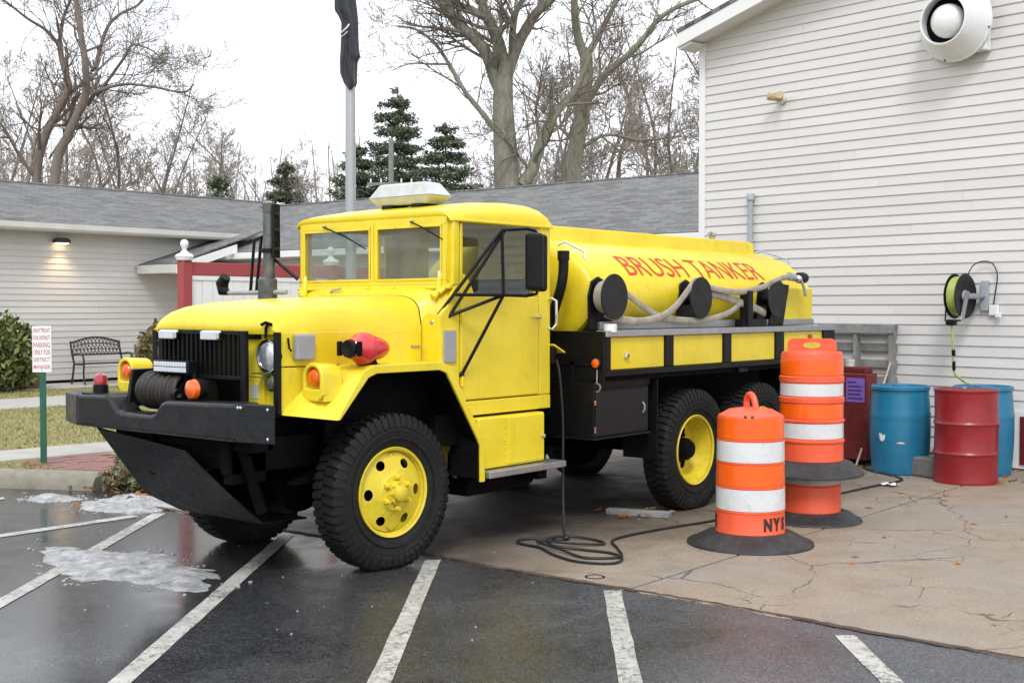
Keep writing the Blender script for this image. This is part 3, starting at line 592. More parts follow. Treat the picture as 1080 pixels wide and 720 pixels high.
wchild(MB().box(17.92, 18.03, 10.1, 23.9, 2.76, 2.90), 'gutter', M['trim'], bw, smooth=False, bevel=.01)
wchild(MB().box(18.03, 18.4, 10.1, 24.0, 2.74, 2.76), 'soffit', M['siding_left'], bw, smooth=False)
# porch roof in the corner between the wings
pr = empty('porch_roof', (17.5, 24, 2.6), 'small shingled porch roof with pale fascia in the corner of the beige wall', 'roof')
psl = Vector((2.95, 0, .92)).normalized(); PW = math.hypot(2.95, .92)
roof_panel(pr, 'shingles', Vector((16.3, 24.38, 2.62)), Vector((0, -1, 0)), psl, [(0, 0), (1.35, 0), (1.0, PW), (0, PW)], M['shingle'], .03)
wchild(MB().box(16.25, 16.34, 23.02, 24.37, 2.41, 2.60), 'fascia', M['gutter'], pr, smooth=False, bevel=.008)
wchild(MB().slab([(16.34, 23.03, 2.40), (18.0, 23.03, 2.92), (18.0, 23.03, 3.10), (16.34, 23.03, 2.59)], .03), 'rake_board', M['trim'], pr, smooth=False)
wchild(MB().box(16.34, 18.38, 23.06, 24.37, 2.42, 2.44), 'soffit', M['siding_left'], pr, smooth=False)
# lit wall lamp on the beige wall
la = empty('wall_lamp', (14.37, 24.37, 3.06), 'black half round wall lamp glowing warm on the beige siding', 'lamp')
o = MB().prism([(-.17, -.03), (.17, -.03), (.17, .04), (.10, .075), (-.10, .075), (-.17, .04)], 'y', -.16, .0).build('hood', M['iron'], la, bevel=.012)
em = bpy.data.materials.new('lit_lamp_glass'); em.use_nodes = True; _b = em.node_tree.nodes['Principled BSDF']; _b.inputs['Base Color'].default_value = (.9, .8, .6, 1); _b.inputs['Emission Color'].default_value = (1, .72, .36, 1); _b.inputs['Emission Strength'].default_value = 5
MB().box(-.13, .13, -.14, -.02, -.05, -.031).build('lens', em, la, bevel=.006)
ld = bpy.data.lights.new('lamp_light', 'SPOT'); lo = bpy.data.objects.new('lamp_light', ld); C.objects.link(lo); lo.parent = la; lo.location = (0, -.16, -.07); lo.rotation_euler = (R(-14), 0, 0)
ld.energy = 26; ld.color = (1, .70, .36); ld.spot_size = R(120); ld.spot_blend = .8; ld.shadow_soft_size = .06

# ------------------------------------------------------------------ trees
class Limbs:
    def __init__(s, seed): s.L = []; s.r = random.Random(seed)
    def branch(s, p, d, L, r, lvl, dens=1.0, up=.08, rmin=.006):
        rd = s.r; n = max(3, min(9, int(L / .35) + 1)); P = [p]; D = d.normalized(); Rr = [r]; dirs = [D]
        for i in range(n):
            D = (D + Vector((rd.gauss(0, .17), rd.gauss(0, .17), rd.gauss(0, .13) + up))).normalized()
            P.append(P[-1] + D * (L / n)); Rr.append(max(rmin, r * (1 - .72 * (i + 1) / n))); dirs.append(D)
        s.L.append((P, Rr))
        if lvl <= 0: return
        s.spawn(P, Rr, dirs, L, lvl, dens, up, rmin)
    def spawn(s, P, Rr, dirs, L, lvl, dens, up, rmin, start=.25):
        rd = s.r; k = max(3, int(rd.uniform(.8, 1.2) * dens * (5.2 + L * 2.6))); k = min(k, 20)
        for j in range(k):
            t = start + (1 - start) * (j + rd.random()) / k; i = min(int(t * (len(P) - 1)), len(P) - 2); f = t * (len(P) - 1) - i
            p = P[i].lerp(P[i + 1], f); D = dirs[i]; q = Vector((rd.gauss(0, 1), rd.gauss(0, 1), rd.gauss(.25, .8))); q = (q - D * q.dot(D))
            if q.length < .1: continue
            q.normalize(); a = rd.uniform(.55, 1.05); nd = D * math.cos(a) + q * math.sin(a)
            s.branch(p, nd, L * rd.uniform(.45, .75) * (1.12 - .5 * t), max(rmin, Rr[i] * rd.uniform(.5, .78)), lvl - 1, dens, up, rmin)
    def path(s, pts, r0, r1, lvl, dens=1, up=.08, L=None, rmin=.006, start=.3, wig=.0):
        P = spline(pts, 5); n = len(P); Rr = [r0 + (r1 - r0) * i / (n - 1) for i in range(n)]
        dirs = [(P[min(i + 1, n - 1)] - P[max(i - 1, 0)]).normalized() for i in range(n)]; s.L.append((P, Rr))
        if lvl > 0: s.spawn(P, [x * .62 for x in Rr], dirs, L or sum((P[i + 1] - P[i]).length for i in range(n - 1)) * .6, lvl, dens, up, rmin, start)
    def mesh(s, name, pick=None):
        V = []; F = []; nv = 0
        for P, Rr in s.L:
            r = Rr[0]
            if pick and not pick(r): continue
            n = 9 if r > .12 else 6 if r > .05 else 4 if r > .022 else 3
            A = np.array([tuple(p) for p in P]); m = len(A); T = np.gradient(A, axis=0); T /= np.linalg.norm(T, axis=1)[:, None] + 1e-9
            ref = np.array([0, 0, 1.]) if abs(T[0][2]) < .8 else np.array([1., 0, 0]); a = np.cross(T, ref); a /= np.linalg.norm(a, axis=1)[:, None] + 1e-9; b = np.cross(T, a)
            an = np.arange(n) * 2 * np.pi / n; ring = (a[:, None, :] * np.cos(an)[None, :, None] + b[:, None, :] * np.sin(an)[None, :, None]) * np.array(Rr)[:, None, None] + A[:, None, :]
            V.append(ring.reshape(-1, 3)); i = np.arange(m - 1)[:, None] * n; k = np.arange(n)[None, :]; k2 = (k + 1) % n
            F.append((np.stack([i + k, i + k2, i + n + k2, i + n + k], -1).reshape(-1, 4) + nv)); nv += m * n
        V = np.concatenate(V); F = np.concatenate(F).astype(np.int32); me = bpy.data.meshes.new(name)
        me.vertices.add(len(V)); me.vertices.foreach_set('co', V.ravel()); me.loops.add(F.size); me.loops.foreach_set('vertex_index', F.ravel()); me.polygons.add(len(F)); me.polygons.foreach_set('loop_start', np.arange(0, F.size, 4, dtype=np.int32))
        me.update(); me.polygons.foreach_set('use_smooth', [True] * len(F)); return me
TRI = 0
def tree_obj(name, L, loc, label, group, m, mtw, rz=0, scale=1, split=.03):
    root = empty(name, loc, label, 'tree', group); root.rotation_euler.z = rz; root.scale = (scale,) * 3
    link(L.mesh('trunk', lambda r: r > split), 'trunk', m, root, smooth=False); link(L.mesh('crown', lambda r: r <= split), 'crown', mtw, root, smooth=False); return root
# near trees: limbs laid out in metres about the trunk foot (u to the right as seen from the lot, w away from it, z up)
RT = Vector((rgt.x, rgt.y, 0)); FW = Vector((fwd.x, fwd.y, 0)).normalized()
def limb(k, u0, pts, sd):
    rd = random.Random(sd); w0 = 0; out = []; dw = rd.uniform(-.5, .5)
    for i, (x, y) in enumerate(pts):
        out.append(RT * ((x - u0) / k) + FW * (dw * i * .9 + (rd.uniform(-.15, .15) if i else 0)) * (1 if len(pts) > 2 else 0) + Vector((0, 0, 1.65 + (324.5 - y) / k)))
    return out
def hero(name, loc, k, u0, limbs, label, m, seed, tw, thick=1.0):
    L = Limbs(seed)
    for i, (pts, r0, r1, lvl, dens) in enumerate(limbs):
        L.path(limb(k, u0, pts, seed * 31 + i) if i else [RT * ((x - u0) / k) + Vector((0, 0, 1.65 + (324.5 - y) / k)) for x, y in pts], r0 / k * thick, r1 / k * thick, lvl, dens, .06, start=.15, L=3.4 if lvl else None)
    return tree_obj(name, L, loc, label, None, m, tw, split=.035)
hero('bare_tree', (27.79, 22.91, 0), 36.4, 540, [
    ([(549, 386), (545, 290), (536, 205), (533, 153), (531, 111), (532, 82)], 17, 9.5, 0, 1),
    ([(531, 100), (523, 84), (511, 55), (482, 26), (466, 0), (446, -60), (440, -110)], 8, 3.4, 3, .8),
    ([(533, 84), (526, 47), (514, 19), (508, 0), (500, -50), (497, -110)], 7.5, 3, 3, .8),
    ([(514, 22), (498, 10), (480, 0), (450, -25), (425, -60)], 4.5, 1.6, 3, .8),
    ([(534, 82), (546, 50), (565, 19), (584, 0), (606, -40), (615, -100)], 7, 2.4, 3, .8),
    ([(540, 60), (541, 36), (545, 19), (557, 0), (566, -40), (560, -90)], 4.2, 1.8, 3, .8),
    ([(524, 140), (507, 118), (490, 97), (473, 67), (459, 47), (440, 33), (420, 28)], 3.4, 1.0, 3, .8),
    ([(473, 69), (455, 71), (436, 75), (418, 85)], 1.3, .5, 2, .8),
    ([(551, 196), (562, 178), (573, 144), (587, 119), (607, 94), (622, 60)], 7.5, 2.5, 3, .8),
], 'big lichened bare tree with forked trunk behind the cab roof', M['bark'], 5, M['bark_brown'])
hero('bare_tree', (32.2, 23.9, 0), 32.75, 608, [
    ([(598, 378), (603, 200), (609, 155), (615, 122), (619, 83), (619, 56)], 10.5, 6.5, 0, 1),
    ([(619, 66), (610, 40), (606, 14), (607, -20), (612, -70), (606, -120)], 5.2, 2, 3, .8),
    ([(618, 110), (625, 100), (640, 80), (670, 55), (698, 22), (740, 3), (775, -6)], 4.6, 1.6, 3, .8),
    ([(619, 62), (626, 50), (637, 30), (651, 0), (660, -50)], 4.2, 1.8, 3, .8),
    ([(606, 150), (590, 134), (572, 126), (553, 132)], 2.4, .8, 3, .8),
    ([(610, 160), (640, 143), (680, 148), (720, 143)], 2.4, .8, 3, .8),
], 'bare tree with a long limb reaching right above the grey roof', M['bark'], 8, M['bark_brown'])
hero('bare_tree', (22.4, 38.9, 0), 31.2, 40, [
    ([(28, 376), (31, 195), (40, 147), (50, 127), (64, 100), (66, 90), (59, 62), (57, 43)], 7, 3.4, 3, .7),
    ([(57, 50), (47, 36), (33, 27), (15, 12), (0, 7)], 2.6, 1, 3, .8), ([(57, 46), (63, 20), (72, 0), (76, -30)], 2.6, 1.2, 3, .8),
    ([(48, 376), (54, 193), (72, 143), (90, 107), (95, 77), (92, 43), (87, 0), (84, -40)], 7.5, 2.4, 3, .7),
    ([(95, 74), (97, 53), (105, 28), (118, 14), (137, 0), (150, -30)], 3, 1.2, 3, .8),
    ([(86, 112), (100, 100), (127, 92), (160, 97), (193, 103), (207, 96)], 3, .8, 3, .9),
    ([(96, 102), (110, 90), (133, 67), (148, 58), (170, 66), (185, 80)], 2.6, .8, 3, .9),
    ([(32, 190), (20, 168), (8, 140), (-5, 122)], 3, 1.2, 3, .8), ([(92, 76), (82, 60), (66, 36), (60, 20)], 2.2, 1, 3, .8),
    ([(45, 168), (62, 140), (80, 128), (100, 120)], 1.8, .7, 3, .8),
], 'many stemmed brown bare tree above the left end of the beige wing', M['bark_brown'], 12, M['bark_brown'], .78)
# background bare trees: a few prototypes, copied
protos = []
for sd in range(5):
    L = Limbs(100 + sd); rd = L.r; H = 11
    if sd % 2: L.path([Vector((0, 0, 0)), Vector((rd.uniform(-.3, .3), rd.uniform(-.3, .3), 2)), Vector((rd.uniform(-.7, .7), rd.uniform(-.6, .6), 4)), Vector((rd.uniform(-1.0, 1.0), rd.uniform(-.9, .9), 6)), Vector((rd.uniform(-1.4, 1.4), rd.uniform(-1.2, 1.2), 8)), Vector((rd.uniform(-2, 2), rd.uniform(-2, 2), 10.4))], .17, .02, 4, .72, .05, 4.4, .010, .2)
    else:
        L.path([Vector((0, 0, 0)), Vector((.1, 0, 2)), Vector((.3, .1, 3.6))], .22, .16, 0)
        for k in range(3): 
            a = k * 2.1 + rd.random(); c = Vector((math.cos(a), math.sin(a), 0)); L.path([Vector((.3, .1, 3.4)), Vector((.3, .1, 5)) + c * 1.0, Vector((.5, -.2, 7.2)) + c * 1.5, Vector((.1, .3, 10.4)) + c * 2.8], .11, .016, 4, .62, .05, 3.6, .010, .15)
    protos.append(L)
spots = [  # px-free: along-view offset list (right offset per metre of depth, depth, height factor, prototype)
 (-.43, 50, 1.10, 0), (-.395, 46, .9, 1), (-.352, 52, 1.1, 2), (-.335, 47, .92, 1), (-.305, 48, 1.02, 4), (-.285, 54, .95, 0), (-.262, 50, .82, 2), (-.243, 56, .95, 3), (-.222, 58, .82, 4),
 (-.205, 60, .78, 1), (-.185, 62, .84, 0), (-.168, 60, .80, 3), (-.150, 62, .82, 2), (-.135, 66, .84, 4), (-.10, 64, .80, 1), (-.04, 62, .74, 0), (-.018, 58, .72, 3),
 (.012, 50, .98, 2), (.030, 46, 1.05, 4), (.05, 50, 1.15, 0), (.092, 52, 1.25, 1), (.12, 48, 1.15, 4), (.142, 44, 1.0, 0), (.152, 50, 1.2, 3), (.165, 46, 1.1, 1)]
meshes = [(L.mesh('trunk', lambda r: r > .04), L.mesh('crown', lambda r: r <= .04)) for L in protos]
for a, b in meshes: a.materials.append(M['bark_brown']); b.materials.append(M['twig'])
for i, (u, d, h, p) in enumerate(spots):
    lab, grp = (('thin bare tree in the far row above the beige wing roof', 'bare trees behind the beige wing') if u < -.2 else
                ('small hazy bare tree among evergreens far behind the cab', 'bare trees beyond the evergreens') if u < 0 else ('bare brown tree crowding behind the two big trunks', 'bare trees behind the big trunks'))
    lab = ('forked ' if p % 2 == 0 else 'single stemmed ') + lab.replace('thin bare', 'bare', 1).replace('small hazy bare', 'small bare', 1)
    pos = FW * d + RT * (u * d); t = empty('bare_tree', (pos.x, pos.y, 0), lab, 'tree', grp, random.uniform(0, 6.28)); t.scale = (h * .95, h * .95, h)
    for nm, me in zip(('trunk', 'crown'), meshes[p]):
        o = bpy.data.objects.new(nm, me); C.objects.link(o); o.parent = t
# far woods that read as one mass
def woods():
    L = Limbs(77); rd = L.r
    for i in range(150):
        u = -.46 + .66 * (i + rd.random()) / 150; d = rd.uniform(72, 95); pos = FW * d + RT * (u * d); pos.z = 0
        H = rd.uniform(8.5, 12.3) * (1.0 if u < -.06 else .8); L.path([pos, pos + Vector((rd.gauss(0, .2), rd.gauss(0, .2), H * .4)), pos + Vector((rd.gauss(0, .6), rd.gauss(0, .6), H))], .14, .03, 2, .75, .1, 3.2, .014, .12)
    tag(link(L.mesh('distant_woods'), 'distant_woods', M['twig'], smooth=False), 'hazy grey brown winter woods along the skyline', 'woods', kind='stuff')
woods()
# evergreens
def evergreen(loc, H, Rb, n, label, seed, loose=.3):
    rg = random.Random(seed); root = empty('evergreen_tree', loc, label, 'tree'); L = Limbs(seed)
    L.path([Vector((0, 0, 0)), Vector((0, 0, H * .5)), Vector((.05, .05, H))], .16, .02, 0); pts = []
    for i in range(n):
        t = (i / n) ** .85; z = H * (.10 + .88 * t); rr = Rb * (1 - t) ** .56 * rg.uniform(.65, 1.15) + .12; a = i * 2.399 + rg.uniform(-.4, .4); z = (round(z / .7) * .7) * .42 + z * .58; c = Vector((math.cos(a), math.sin(a), 0))
        P = [Vector((0, 0, z + .12 * rr)), Vector((0, 0, z - .02 * rr)) + c * rr * .5, Vector((0, 0, z + .06 * rr)) + c * rr]; L.path(P, .03, .01, 0)
        for q in range(int(60 + 165 * rr)):
            f = rg.uniform(.12, 1.02); b = P[0].lerp(P[2], f); wd = .05 + .25 * rr * f * (1.12 - f) * 2
            pts.append((b.x - c.y * rg.gauss(0, wd), b.y + c.x * rg.gauss(0, wd), b.z + rg.gauss(-.05, .075) - .10 * rr * math.sin(f * 3)))
    link(L.mesh('trunk'), 'trunk', M['bark_brown'], root, smooth=False); leaves_mesh('foliage', pts, .092, M['needle'], root, flat=.35, aspect=1.7); return root
evergreen((39.4, 46.6, 0), 8.9, 1.9, 130, 'small pointed evergreen standing alone left of the flagpole', 21)
evergreen((41.4, 41.0, 0), 11.9, 3.1, 120, 'tall dark spruce with tiered branches right of the flagpole', 22)
evergreen((40.6, 42.8, 0), 9.4, 2.6, 110, 'broad dark evergreen close beside the flagpole', 24)
evergreen((41.3, 37.9, 0), 10.0, 3.0, 110, 'feathery evergreen just right of the tall tiered spruce', 23)
evergreen((24.0, 31.5, 0), 5.8, 1.0, 60, 'low dark evergreen peeping over the beige wing roof ridge', 25)
# utility pole
u = empty('utility_pole', (39.06, 39.11, 0), 'grey utility pole with crossarm in front of the evergreens', 'utility pole')
MB().tube([(0, 0, 0), (0, 0, 9.1)], [.16, .11], 8).build('pole', M['wood_grey'], u)
_a = RT * .95; MB().box(-1.05, 1.05, -.05, .05, 7.05, 7.17, Euler((0, 0, math.atan2(RT.y, RT.x))), (0, 0, 7.1)).build('crossarm', M['wood_grey'], u)
for k in (-.9, -.45, .45, .9): MB().tube([RT * k + Vector((0, 0, 7.16)), RT * k + Vector((0, 0, 7.34))], .04, 6).build('insulator', M['white'], u)

# shrubs by the beige wing
def bush(loc, rx, ry, rz, n, size, m, label, seed, name='shrub'):
    rg = np.random.default_rng(seed); d = rg.normal(size=(n, 3)); d /= np.linalg.norm(d, axis=1)[:, None]; k = 1 + .16 * np.sin(d[:, 0] * 7 + seed) * np.cos(d[:, 2] * 6) + .10 * np.sin(d[:, 1] * 13)
    r = (rg.uniform(.0, 1, n) ** .32) * k; P = d * r[:, None] * np.array([rx, ry, rz]); P[:, 2] += rz * .95; P = P[P[:, 2] > .02]
    root = empty(name, loc, label, 'shrub'); L = Limbs(seed)
    for i in range(7): a = i * .9; L.path([Vector((0, 0, 0)), Vector((math.cos(a) * rx * .3, math.sin(a) * ry * .3, rz * .7)), Vector((math.cos(a) * rx * .6, math.sin(a) * ry * .6, rz * 1.4))], .03, .01, 0)
    link(L.mesh('stem'), 'stem', M['bark_brown'], root, smooth=False); leaves_mesh('foliage', [tuple(p) for p in P], size, m, root); return root
bush((12.1, 22.9, .03), .85, .75, .74, 5200, .085, M['leaf'], 'rounded glossy green shrub behind the parking sign', 31)
bush((11.2, 23.2, .03), .8, .7, .62, 3600, .085, M['leaf'], 'green shrub at the far left edge against the siding', 34)
bush((15.25, 22.2, .03), .42, .42, .64, 2600, .07, M['leaf_b'], 'bronze green conifer shrub between the bench and the grille', 32)
bush((15.0, 21.2, .03), .30, .3, .42, 1300, .07, M['leaf_b'], 'low yellow brown shrub below the yellow light pod', 33)
bush((6.95, 10.05, .02), .42, .42, .16, 1100, .05, M['ground_leaf'], 'trailing mottled green shrub on the mulch under the bumper', 35)
bush((6.46, 9.72, .02), .30, .30, .11, 600, .045, M['ground_leaf'], 'small reddish groundcover clump beside the snow heap', 36)
p = [(rng.uniform(6.1, 8.5), rng.uniform(8.95, 11), .03) for _ in range(380)]
p += [(rng.uniform(11.6, 13.0), rng.uniform(3.6, 6.3), .012) for _ in range(150)] + [(rng.uniform(6.3, 13), rng.uniform(1.5, 5), .011) for _ in range(26)] + [(8.2 + rng.normal(0, .12), 5.5 + rng.normal(0, .13), .03) for _ in range(36)] + [(rng.uniform(5.5, 8), rng.uniform(9, 14), .035) for _ in range(150)]
tag(leaves_mesh('fallen_leaves', p, .045, M['litter'], flat=.8, aspect=1.4), 'scattered brown fallen leaves on concrete and mulch', 'leaves', kind='stuff')
# ------------------------------------------------------------------ the tanker truck (x to the rear, y<0 is the driver's side)
T = empty('tanker_truck', (5.57, 6.35, 0), 'yellow six wheeled military style brush tanker truck with black bumper', 'truck')
Y, K, U = M['yellow'], M['black'], M['under']
def B(name, m, *boxes, parent=T, bevel=.006, **kw):
    mb = MB()
    for b in boxes: mb.box(*b)
    return mb.build(name, m, parent, smooth=False, bevel=bevel, **kw)
# chassis
B('frame_rail', U, (-1.0, 5.75, -.42, -.34, .66, .86)); B('frame_rail', U, (-1.0, 5.75, .34, .42, .66, .86))
B('crossmember', U, (-.95, -.85, -.34, .34, .68, .84)); B('crossmember', U, (1.7, 1.8, -.34, .34, .68, .84)); B('crossmember', U, (5.65, 5.75, -.42, .42, .66, .86))
def axle(x, w):
    mb = MB().tube([(x, -w, .485), (x, w, .485)], .055, 12); mb.ball((x, .12, .47), .19, .16, .2, 18, 12); mb.tube([(x, -w + .02, .485), (x, -w + .16, .485)], .10, 14); mb.tube([(x, w - .16, .485), (x, w - .02, .485)], .10, 14)
    return mb.build('axle', U, T)
axle(0, .62); axle(3.24, .85); axle(4.36, .85)
for sy in (-1, 1):
    mb = MB()
    for k in range(6): mb.box(-.55 + .06 * k, .55 - .06 * k, sy * .44 - .035, sy * .44 + .035, .56 + .018 * k, .575 + .018 * k)
    mb.build('leaf_spring', U, T, smooth=False)
    mb = MB()
    for k in range(7): mb.box(3.1 - .0 + .05 * k, 4.5 - .05 * k, sy * .52 - .035, sy * .52 + .035, .60 + .02 * k, .617 + .02 * k)
    mb.build('leaf_spring', U, T, smooth=False)
MB().tube([(.2, .05, .62), (1.6, 0, .62), (3.1, .1, .5)], .045, 10).build('drive_shaft', U, T)
B('transfer_case', U, (1.25, 1.75, -.3, .3, .42, .78), bevel=.05)
B('engine_block', U, (-.6, .5, -.3, .3, .62, 1.2), bevel=.04)
B('radiator', U, (-.71, -.66, -.42, .42, .78, 1.5))
MB().prism([(.48, .72), (1.66, .72), (1.66, .93), (.48, .93)], 'y', -.70, .70).build('cab_floor', U, T, smooth=False)
MB().tube([(1.9, .55, .62), (3.0, .6, .62)], .12, 16).build('air_tank', U, T); MB().box(2.0, 2.9, .62, 1.0, .55, 1.0).build('fuel_tank', U, T, smooth=False, bevel=.04)
MB().box(.85, 1.55, -.66, -.40, .34, .55).build('battery_box', U, T, smooth=False, bevel=.02)
# ---- wheels
def tyre_mesh(Rr, wd, rr):
    mb = MB(); h = wd / 2
    prof = [(rr - .01, -h * .62), (rr + .01, -h * .74), (rr + .035, -h * .86), (rr + .10, -h * 1.0), (Rr - .085, -h * 1.02), (Rr - .045, -h * .96), (Rr - .020, -h * .84), (Rr - .017, -h * .4), (Rr - .017, 0)]
    prof = prof + [(r, -t) for r, t in prof[-2::-1]]; mb.lathe(prof, (0, 0, 0), 'y', 72)
    n = 54
    for k in range(n):                                 # non-directional chevron lugs, staggered left and right
        for sd in (-1, 1):
            a = 2 * math.pi * (k + (.5 if sd > 0 else 0)) / n; da = 2 * math.pi / n * .31
            vs = []
            for (r, t, sh) in ((Rr, .02, 0.0), (Rr - .004, .80, .12), (Rr - .038, 1.0, .14), (Rr - .085, 1.06, .14)):
                for s in (-1, 1):
                    an = a + s * da * (1 if t < .9 else .92) + sh * 2 * math.pi / n * 2.2 * t
                    vs.append((r * math.cos(an), sd * h * t, r * math.sin(an)))
            for (r, t, sh) in ((Rr - .03, .02, 0.0), (Rr - .03, .80, .12), (Rr - .06, .93, .14), (Rr - .1, .98, .14)):
                for s in (-1, 1):
                    an = a + s * da + sh * 2 * math.pi / n * 2.2 * t; vs.append((r * math.cos(an), sd * h * t, r * math.sin(an)))
            f = [(0, 1, 3, 2), (2, 3, 5, 4), (4, 5, 7, 6)]
            for i in range(3): f += [(2 * i, 2 * i + 2, 8 + 2 * i + 2, 8 + 2 * i), (2 * i + 1, 8 + 2 * i + 1, 8 + 2 * i + 3, 2 * i + 3)]
            f += [(0, 8, 9, 1), (6, 7, 15, 14)]; mb.add(vs, f)
    for rr2 in (rr + .07, rr + .115): mb.lathe([(rr2 - .006, -h * 1.005), (rr2, -h * 1.03), (rr2 + .006, -h * 1.005)], (0, 0, 0), 'y', 72)
    zmin = -.482
    mb.v = [(x * (1 + max(0, (zmin + .05 - z)) * .25), y * (1 + max(0, zmin + .10 - z) * .9), max(z, zmin)) for x, y, z in mb.v]
    return mb.mesh('tyre')
def disc_holes(r0, r1, hr, hole, n, yf, N=32):
    """ring between radii r0 and r1 with n oval hand holes; yf(r) is the dish"""
    mb = MB()
    for k in range(n):
        a0 = 2 * math.pi * (k - .5) / n; a1 = 2 * math.pi * (k + .5) / n; ac = (a0 + a1) / 2; inn = []; out = []
        corners = [math.atan2((r - hr), hr * (a - ac)) for a in (a0, a1) for r in (r0, r1)]
        phis = sorted([2 * math.pi * i / N - math.pi for i in range(N)] + corners)
        for ph in phis:
            du, dv = math.cos(ph), math.sin(ph); t = 1e9
            if abs(du) > 1e-6: t = min(t, (hr * (a1 - ac)) / abs(du))
            if dv > 1e-6: t = min(t, (r1 - hr) / dv)
            if dv < -1e-6: t = min(t, (hr - r0) / -dv)
            for lst, uu, vv in ((inn, hole[0] * du, hole[1] * dv), (out, t * du, t * dv)):
                r = hr + vv; an = ac + uu / hr; lst.append((r * math.cos(an), yf(r), r * math.sin(an)))
        m = len(phis); mid = [tuple((Vector(p) * .5 + Vector(q) * .5)) for p, q in zip(inn, out)]
        mb.add(inn + out, [(i, (i + 1) % m, m + (i + 1) % m, m + i) for i in range(m)])
    return mb
def make_wheel(x, y, side, front, steer=0, yellow=True):
    """side -1: driver's side, outward is -y"""
    w = bpy.data.objects.new('wheel', None); C.objects.link(w); w.parent = T; w.location = (x, y, .485); w.rotation_euler = (0, 0, steer if side < 0 else math.pi + steer)
    tm = make_wheel.tm; o = bpy.data.objects.new('tyre', tm); C.objects.link(o); o.parent = w; o.rotation_euler = (0, 0, 0)
    rm = M['yellow_rim']; rr = .268
    mb = MB()        # rim barrel with lock ring (outer face at -y)
    if front:
        mb.lathe([(.268, -.098), (.284, -.105), (.288, -.098), (.285, -.088), (.272, -.082), (.262, -.078), (.255, -.06), (.250, .0), (.25, .09), (.268, .10)], (0, 0, 0), 'y', 64)
        yf = lambda r: -.070 - .045 * max(0, 1 - ((r - .10) / .155)) if r > .1 else -.115
        d = disc_holes(.125, .252, .200, (.035, .029), 6, yf); mb.add(d.v, d.f)
        mb.lathe([(.252, yf(.252)), (.254, -.055)], (0, 0, 0), 'y', 64)
        mb.lathe([(.125, yf(.125)), (.112, -.118), (.06, -.12)], (0, 0, 0), 'y', 48)
        mb.build('rim', rm, w, solid=0)
        hb = MB().lathe([(.078, -.115), (.075, -.140), (.055, -.148), (.050, -.178), (.036, -.188), (0.001, -.190)], (0, 0, 0), 'y', 28)
        for k in range(8):
            a = k * math.pi / 4; hb.lathe([(.009, -.14), (.009, -.155), (.005, -.158), (.001, -.158)], (.065 * math.cos(a), 0, .065 * math.sin(a)), 'y', 8)
        hb.build('hub', rm, w)
        for k in range(6):
            a = k * math.pi / 3 + .5; MB().lathe([(.019, -.112), (.019, -.14), (.012, -.147), (.012, -.16), (.001, -.16)], (.098 * math.cos(a), 0, .098 * math.sin(a)), 'y', 6).build('lug_nut', rm, w, smooth=False)
        MB().lathe([(.25, .02), (.001, .02)], (0, 0, 0), 'y', 32).build('brake_drum', U, w); MB().lathe([(.276, .09), (.27, .104), (.001, .104)], (0, 0, 0), 'y', 32).build('backing_plate', U, w)
    else:
        mb.lathe([(.268, -.098), (.284, -.106), (.29, -.098), (.286, -.088), (.270, -.082), (.262, -.078), (.257, -.055), (.248, .0), (.236, .04), (.222, .07)], (0, 0, 0), 'y', 64)
        yf = lambda r: .07 + .02 * (1 - (r - .11) / .112)
        d = disc_holes(.110, .222, .168, (.034, .026), 6, yf); mb.add(d.v, d.f); mb.build('rim', rm, w)
        MB().lathe([(.110, .086), (.095, .05), (.09, -.02), (.07, -.03), (.066, -.055), (.001, -.057)], (0, 0, 0), 'y', 28).build('hub', U, w)
        for k in range(6):
            a = k * math.pi / 3; MB().lathe([(.018, .08), (.018, .05), (.001, .048)], (.125 * math.cos(a), 0, .125 * math.sin(a)), 'y', 6).build('lug_nut', U, w, smooth=False)
        MB().lathe([(.22, .11), (.001, .11)], (0, 0, 0), 'y', 32).build('brake_drum', U, w)
    return w
tm = tyre_mesh(.502, .235, .275); tm.materials.append(M['rubber']); tm.polygons.foreach_set('use_smooth', [True] * len(tm.polygons)); tm.set_sharp_from_angle(angle=R(30)); make_wheel.tm = tm
make_wheel(0, -.695, -1, True, R(-3)); make_wheel(0.03, .695, 1, True, R(-3))
make_wheel(3.24, -.945, -1, False); make_wheel(4.36, -.945, -1, False); make_wheel(3.24, .945, 1, False); make_wheel(4.36, .945, 1, False)

# ---- hood
def hood_sec(x, h, ze, hw=.61, n=28, p=8, q=.42):
    row = []
    for i in range(n + 1):
        u = -1 + 2 * i / n; u = math.copysign(abs(u) ** .62, u); row.append((x, hw * u, ze + h * (1 - abs(u) ** p) ** q))
    return row
st = [(-.80, .004, 1.508), (-.802, .03, 1.509), (-.79, .062, 1.51), (-.77, .095, 1.511), (-.73, .125, 1.512), (-.65, .152, 1.513), (-.48, .176, 1.513), (-.2, .194, 1.513), (.1, .208, 1.513), (.30, .216, 1.513), (.44, .222, 1.513)]
rows = [hood_sec(*s) for s in st]; mb = MB().grid(rows)
for s in (0, -1): pass
mb.grid([[(r[0][0], r[0][1], r[0][2]) for r in rows], [(r[0][0], r[0][1] + .0, 1.492) for r in rows]]); mb.grid([[r[-1] for r in rows], [(r[-1][0], r[-1][1], 1.492) for r in rows]])
mb.grid([rows[0], [(-.795, p[1], 1.492) for p in rows[0]]])
mb.build('hood', Y, T, ang=50)
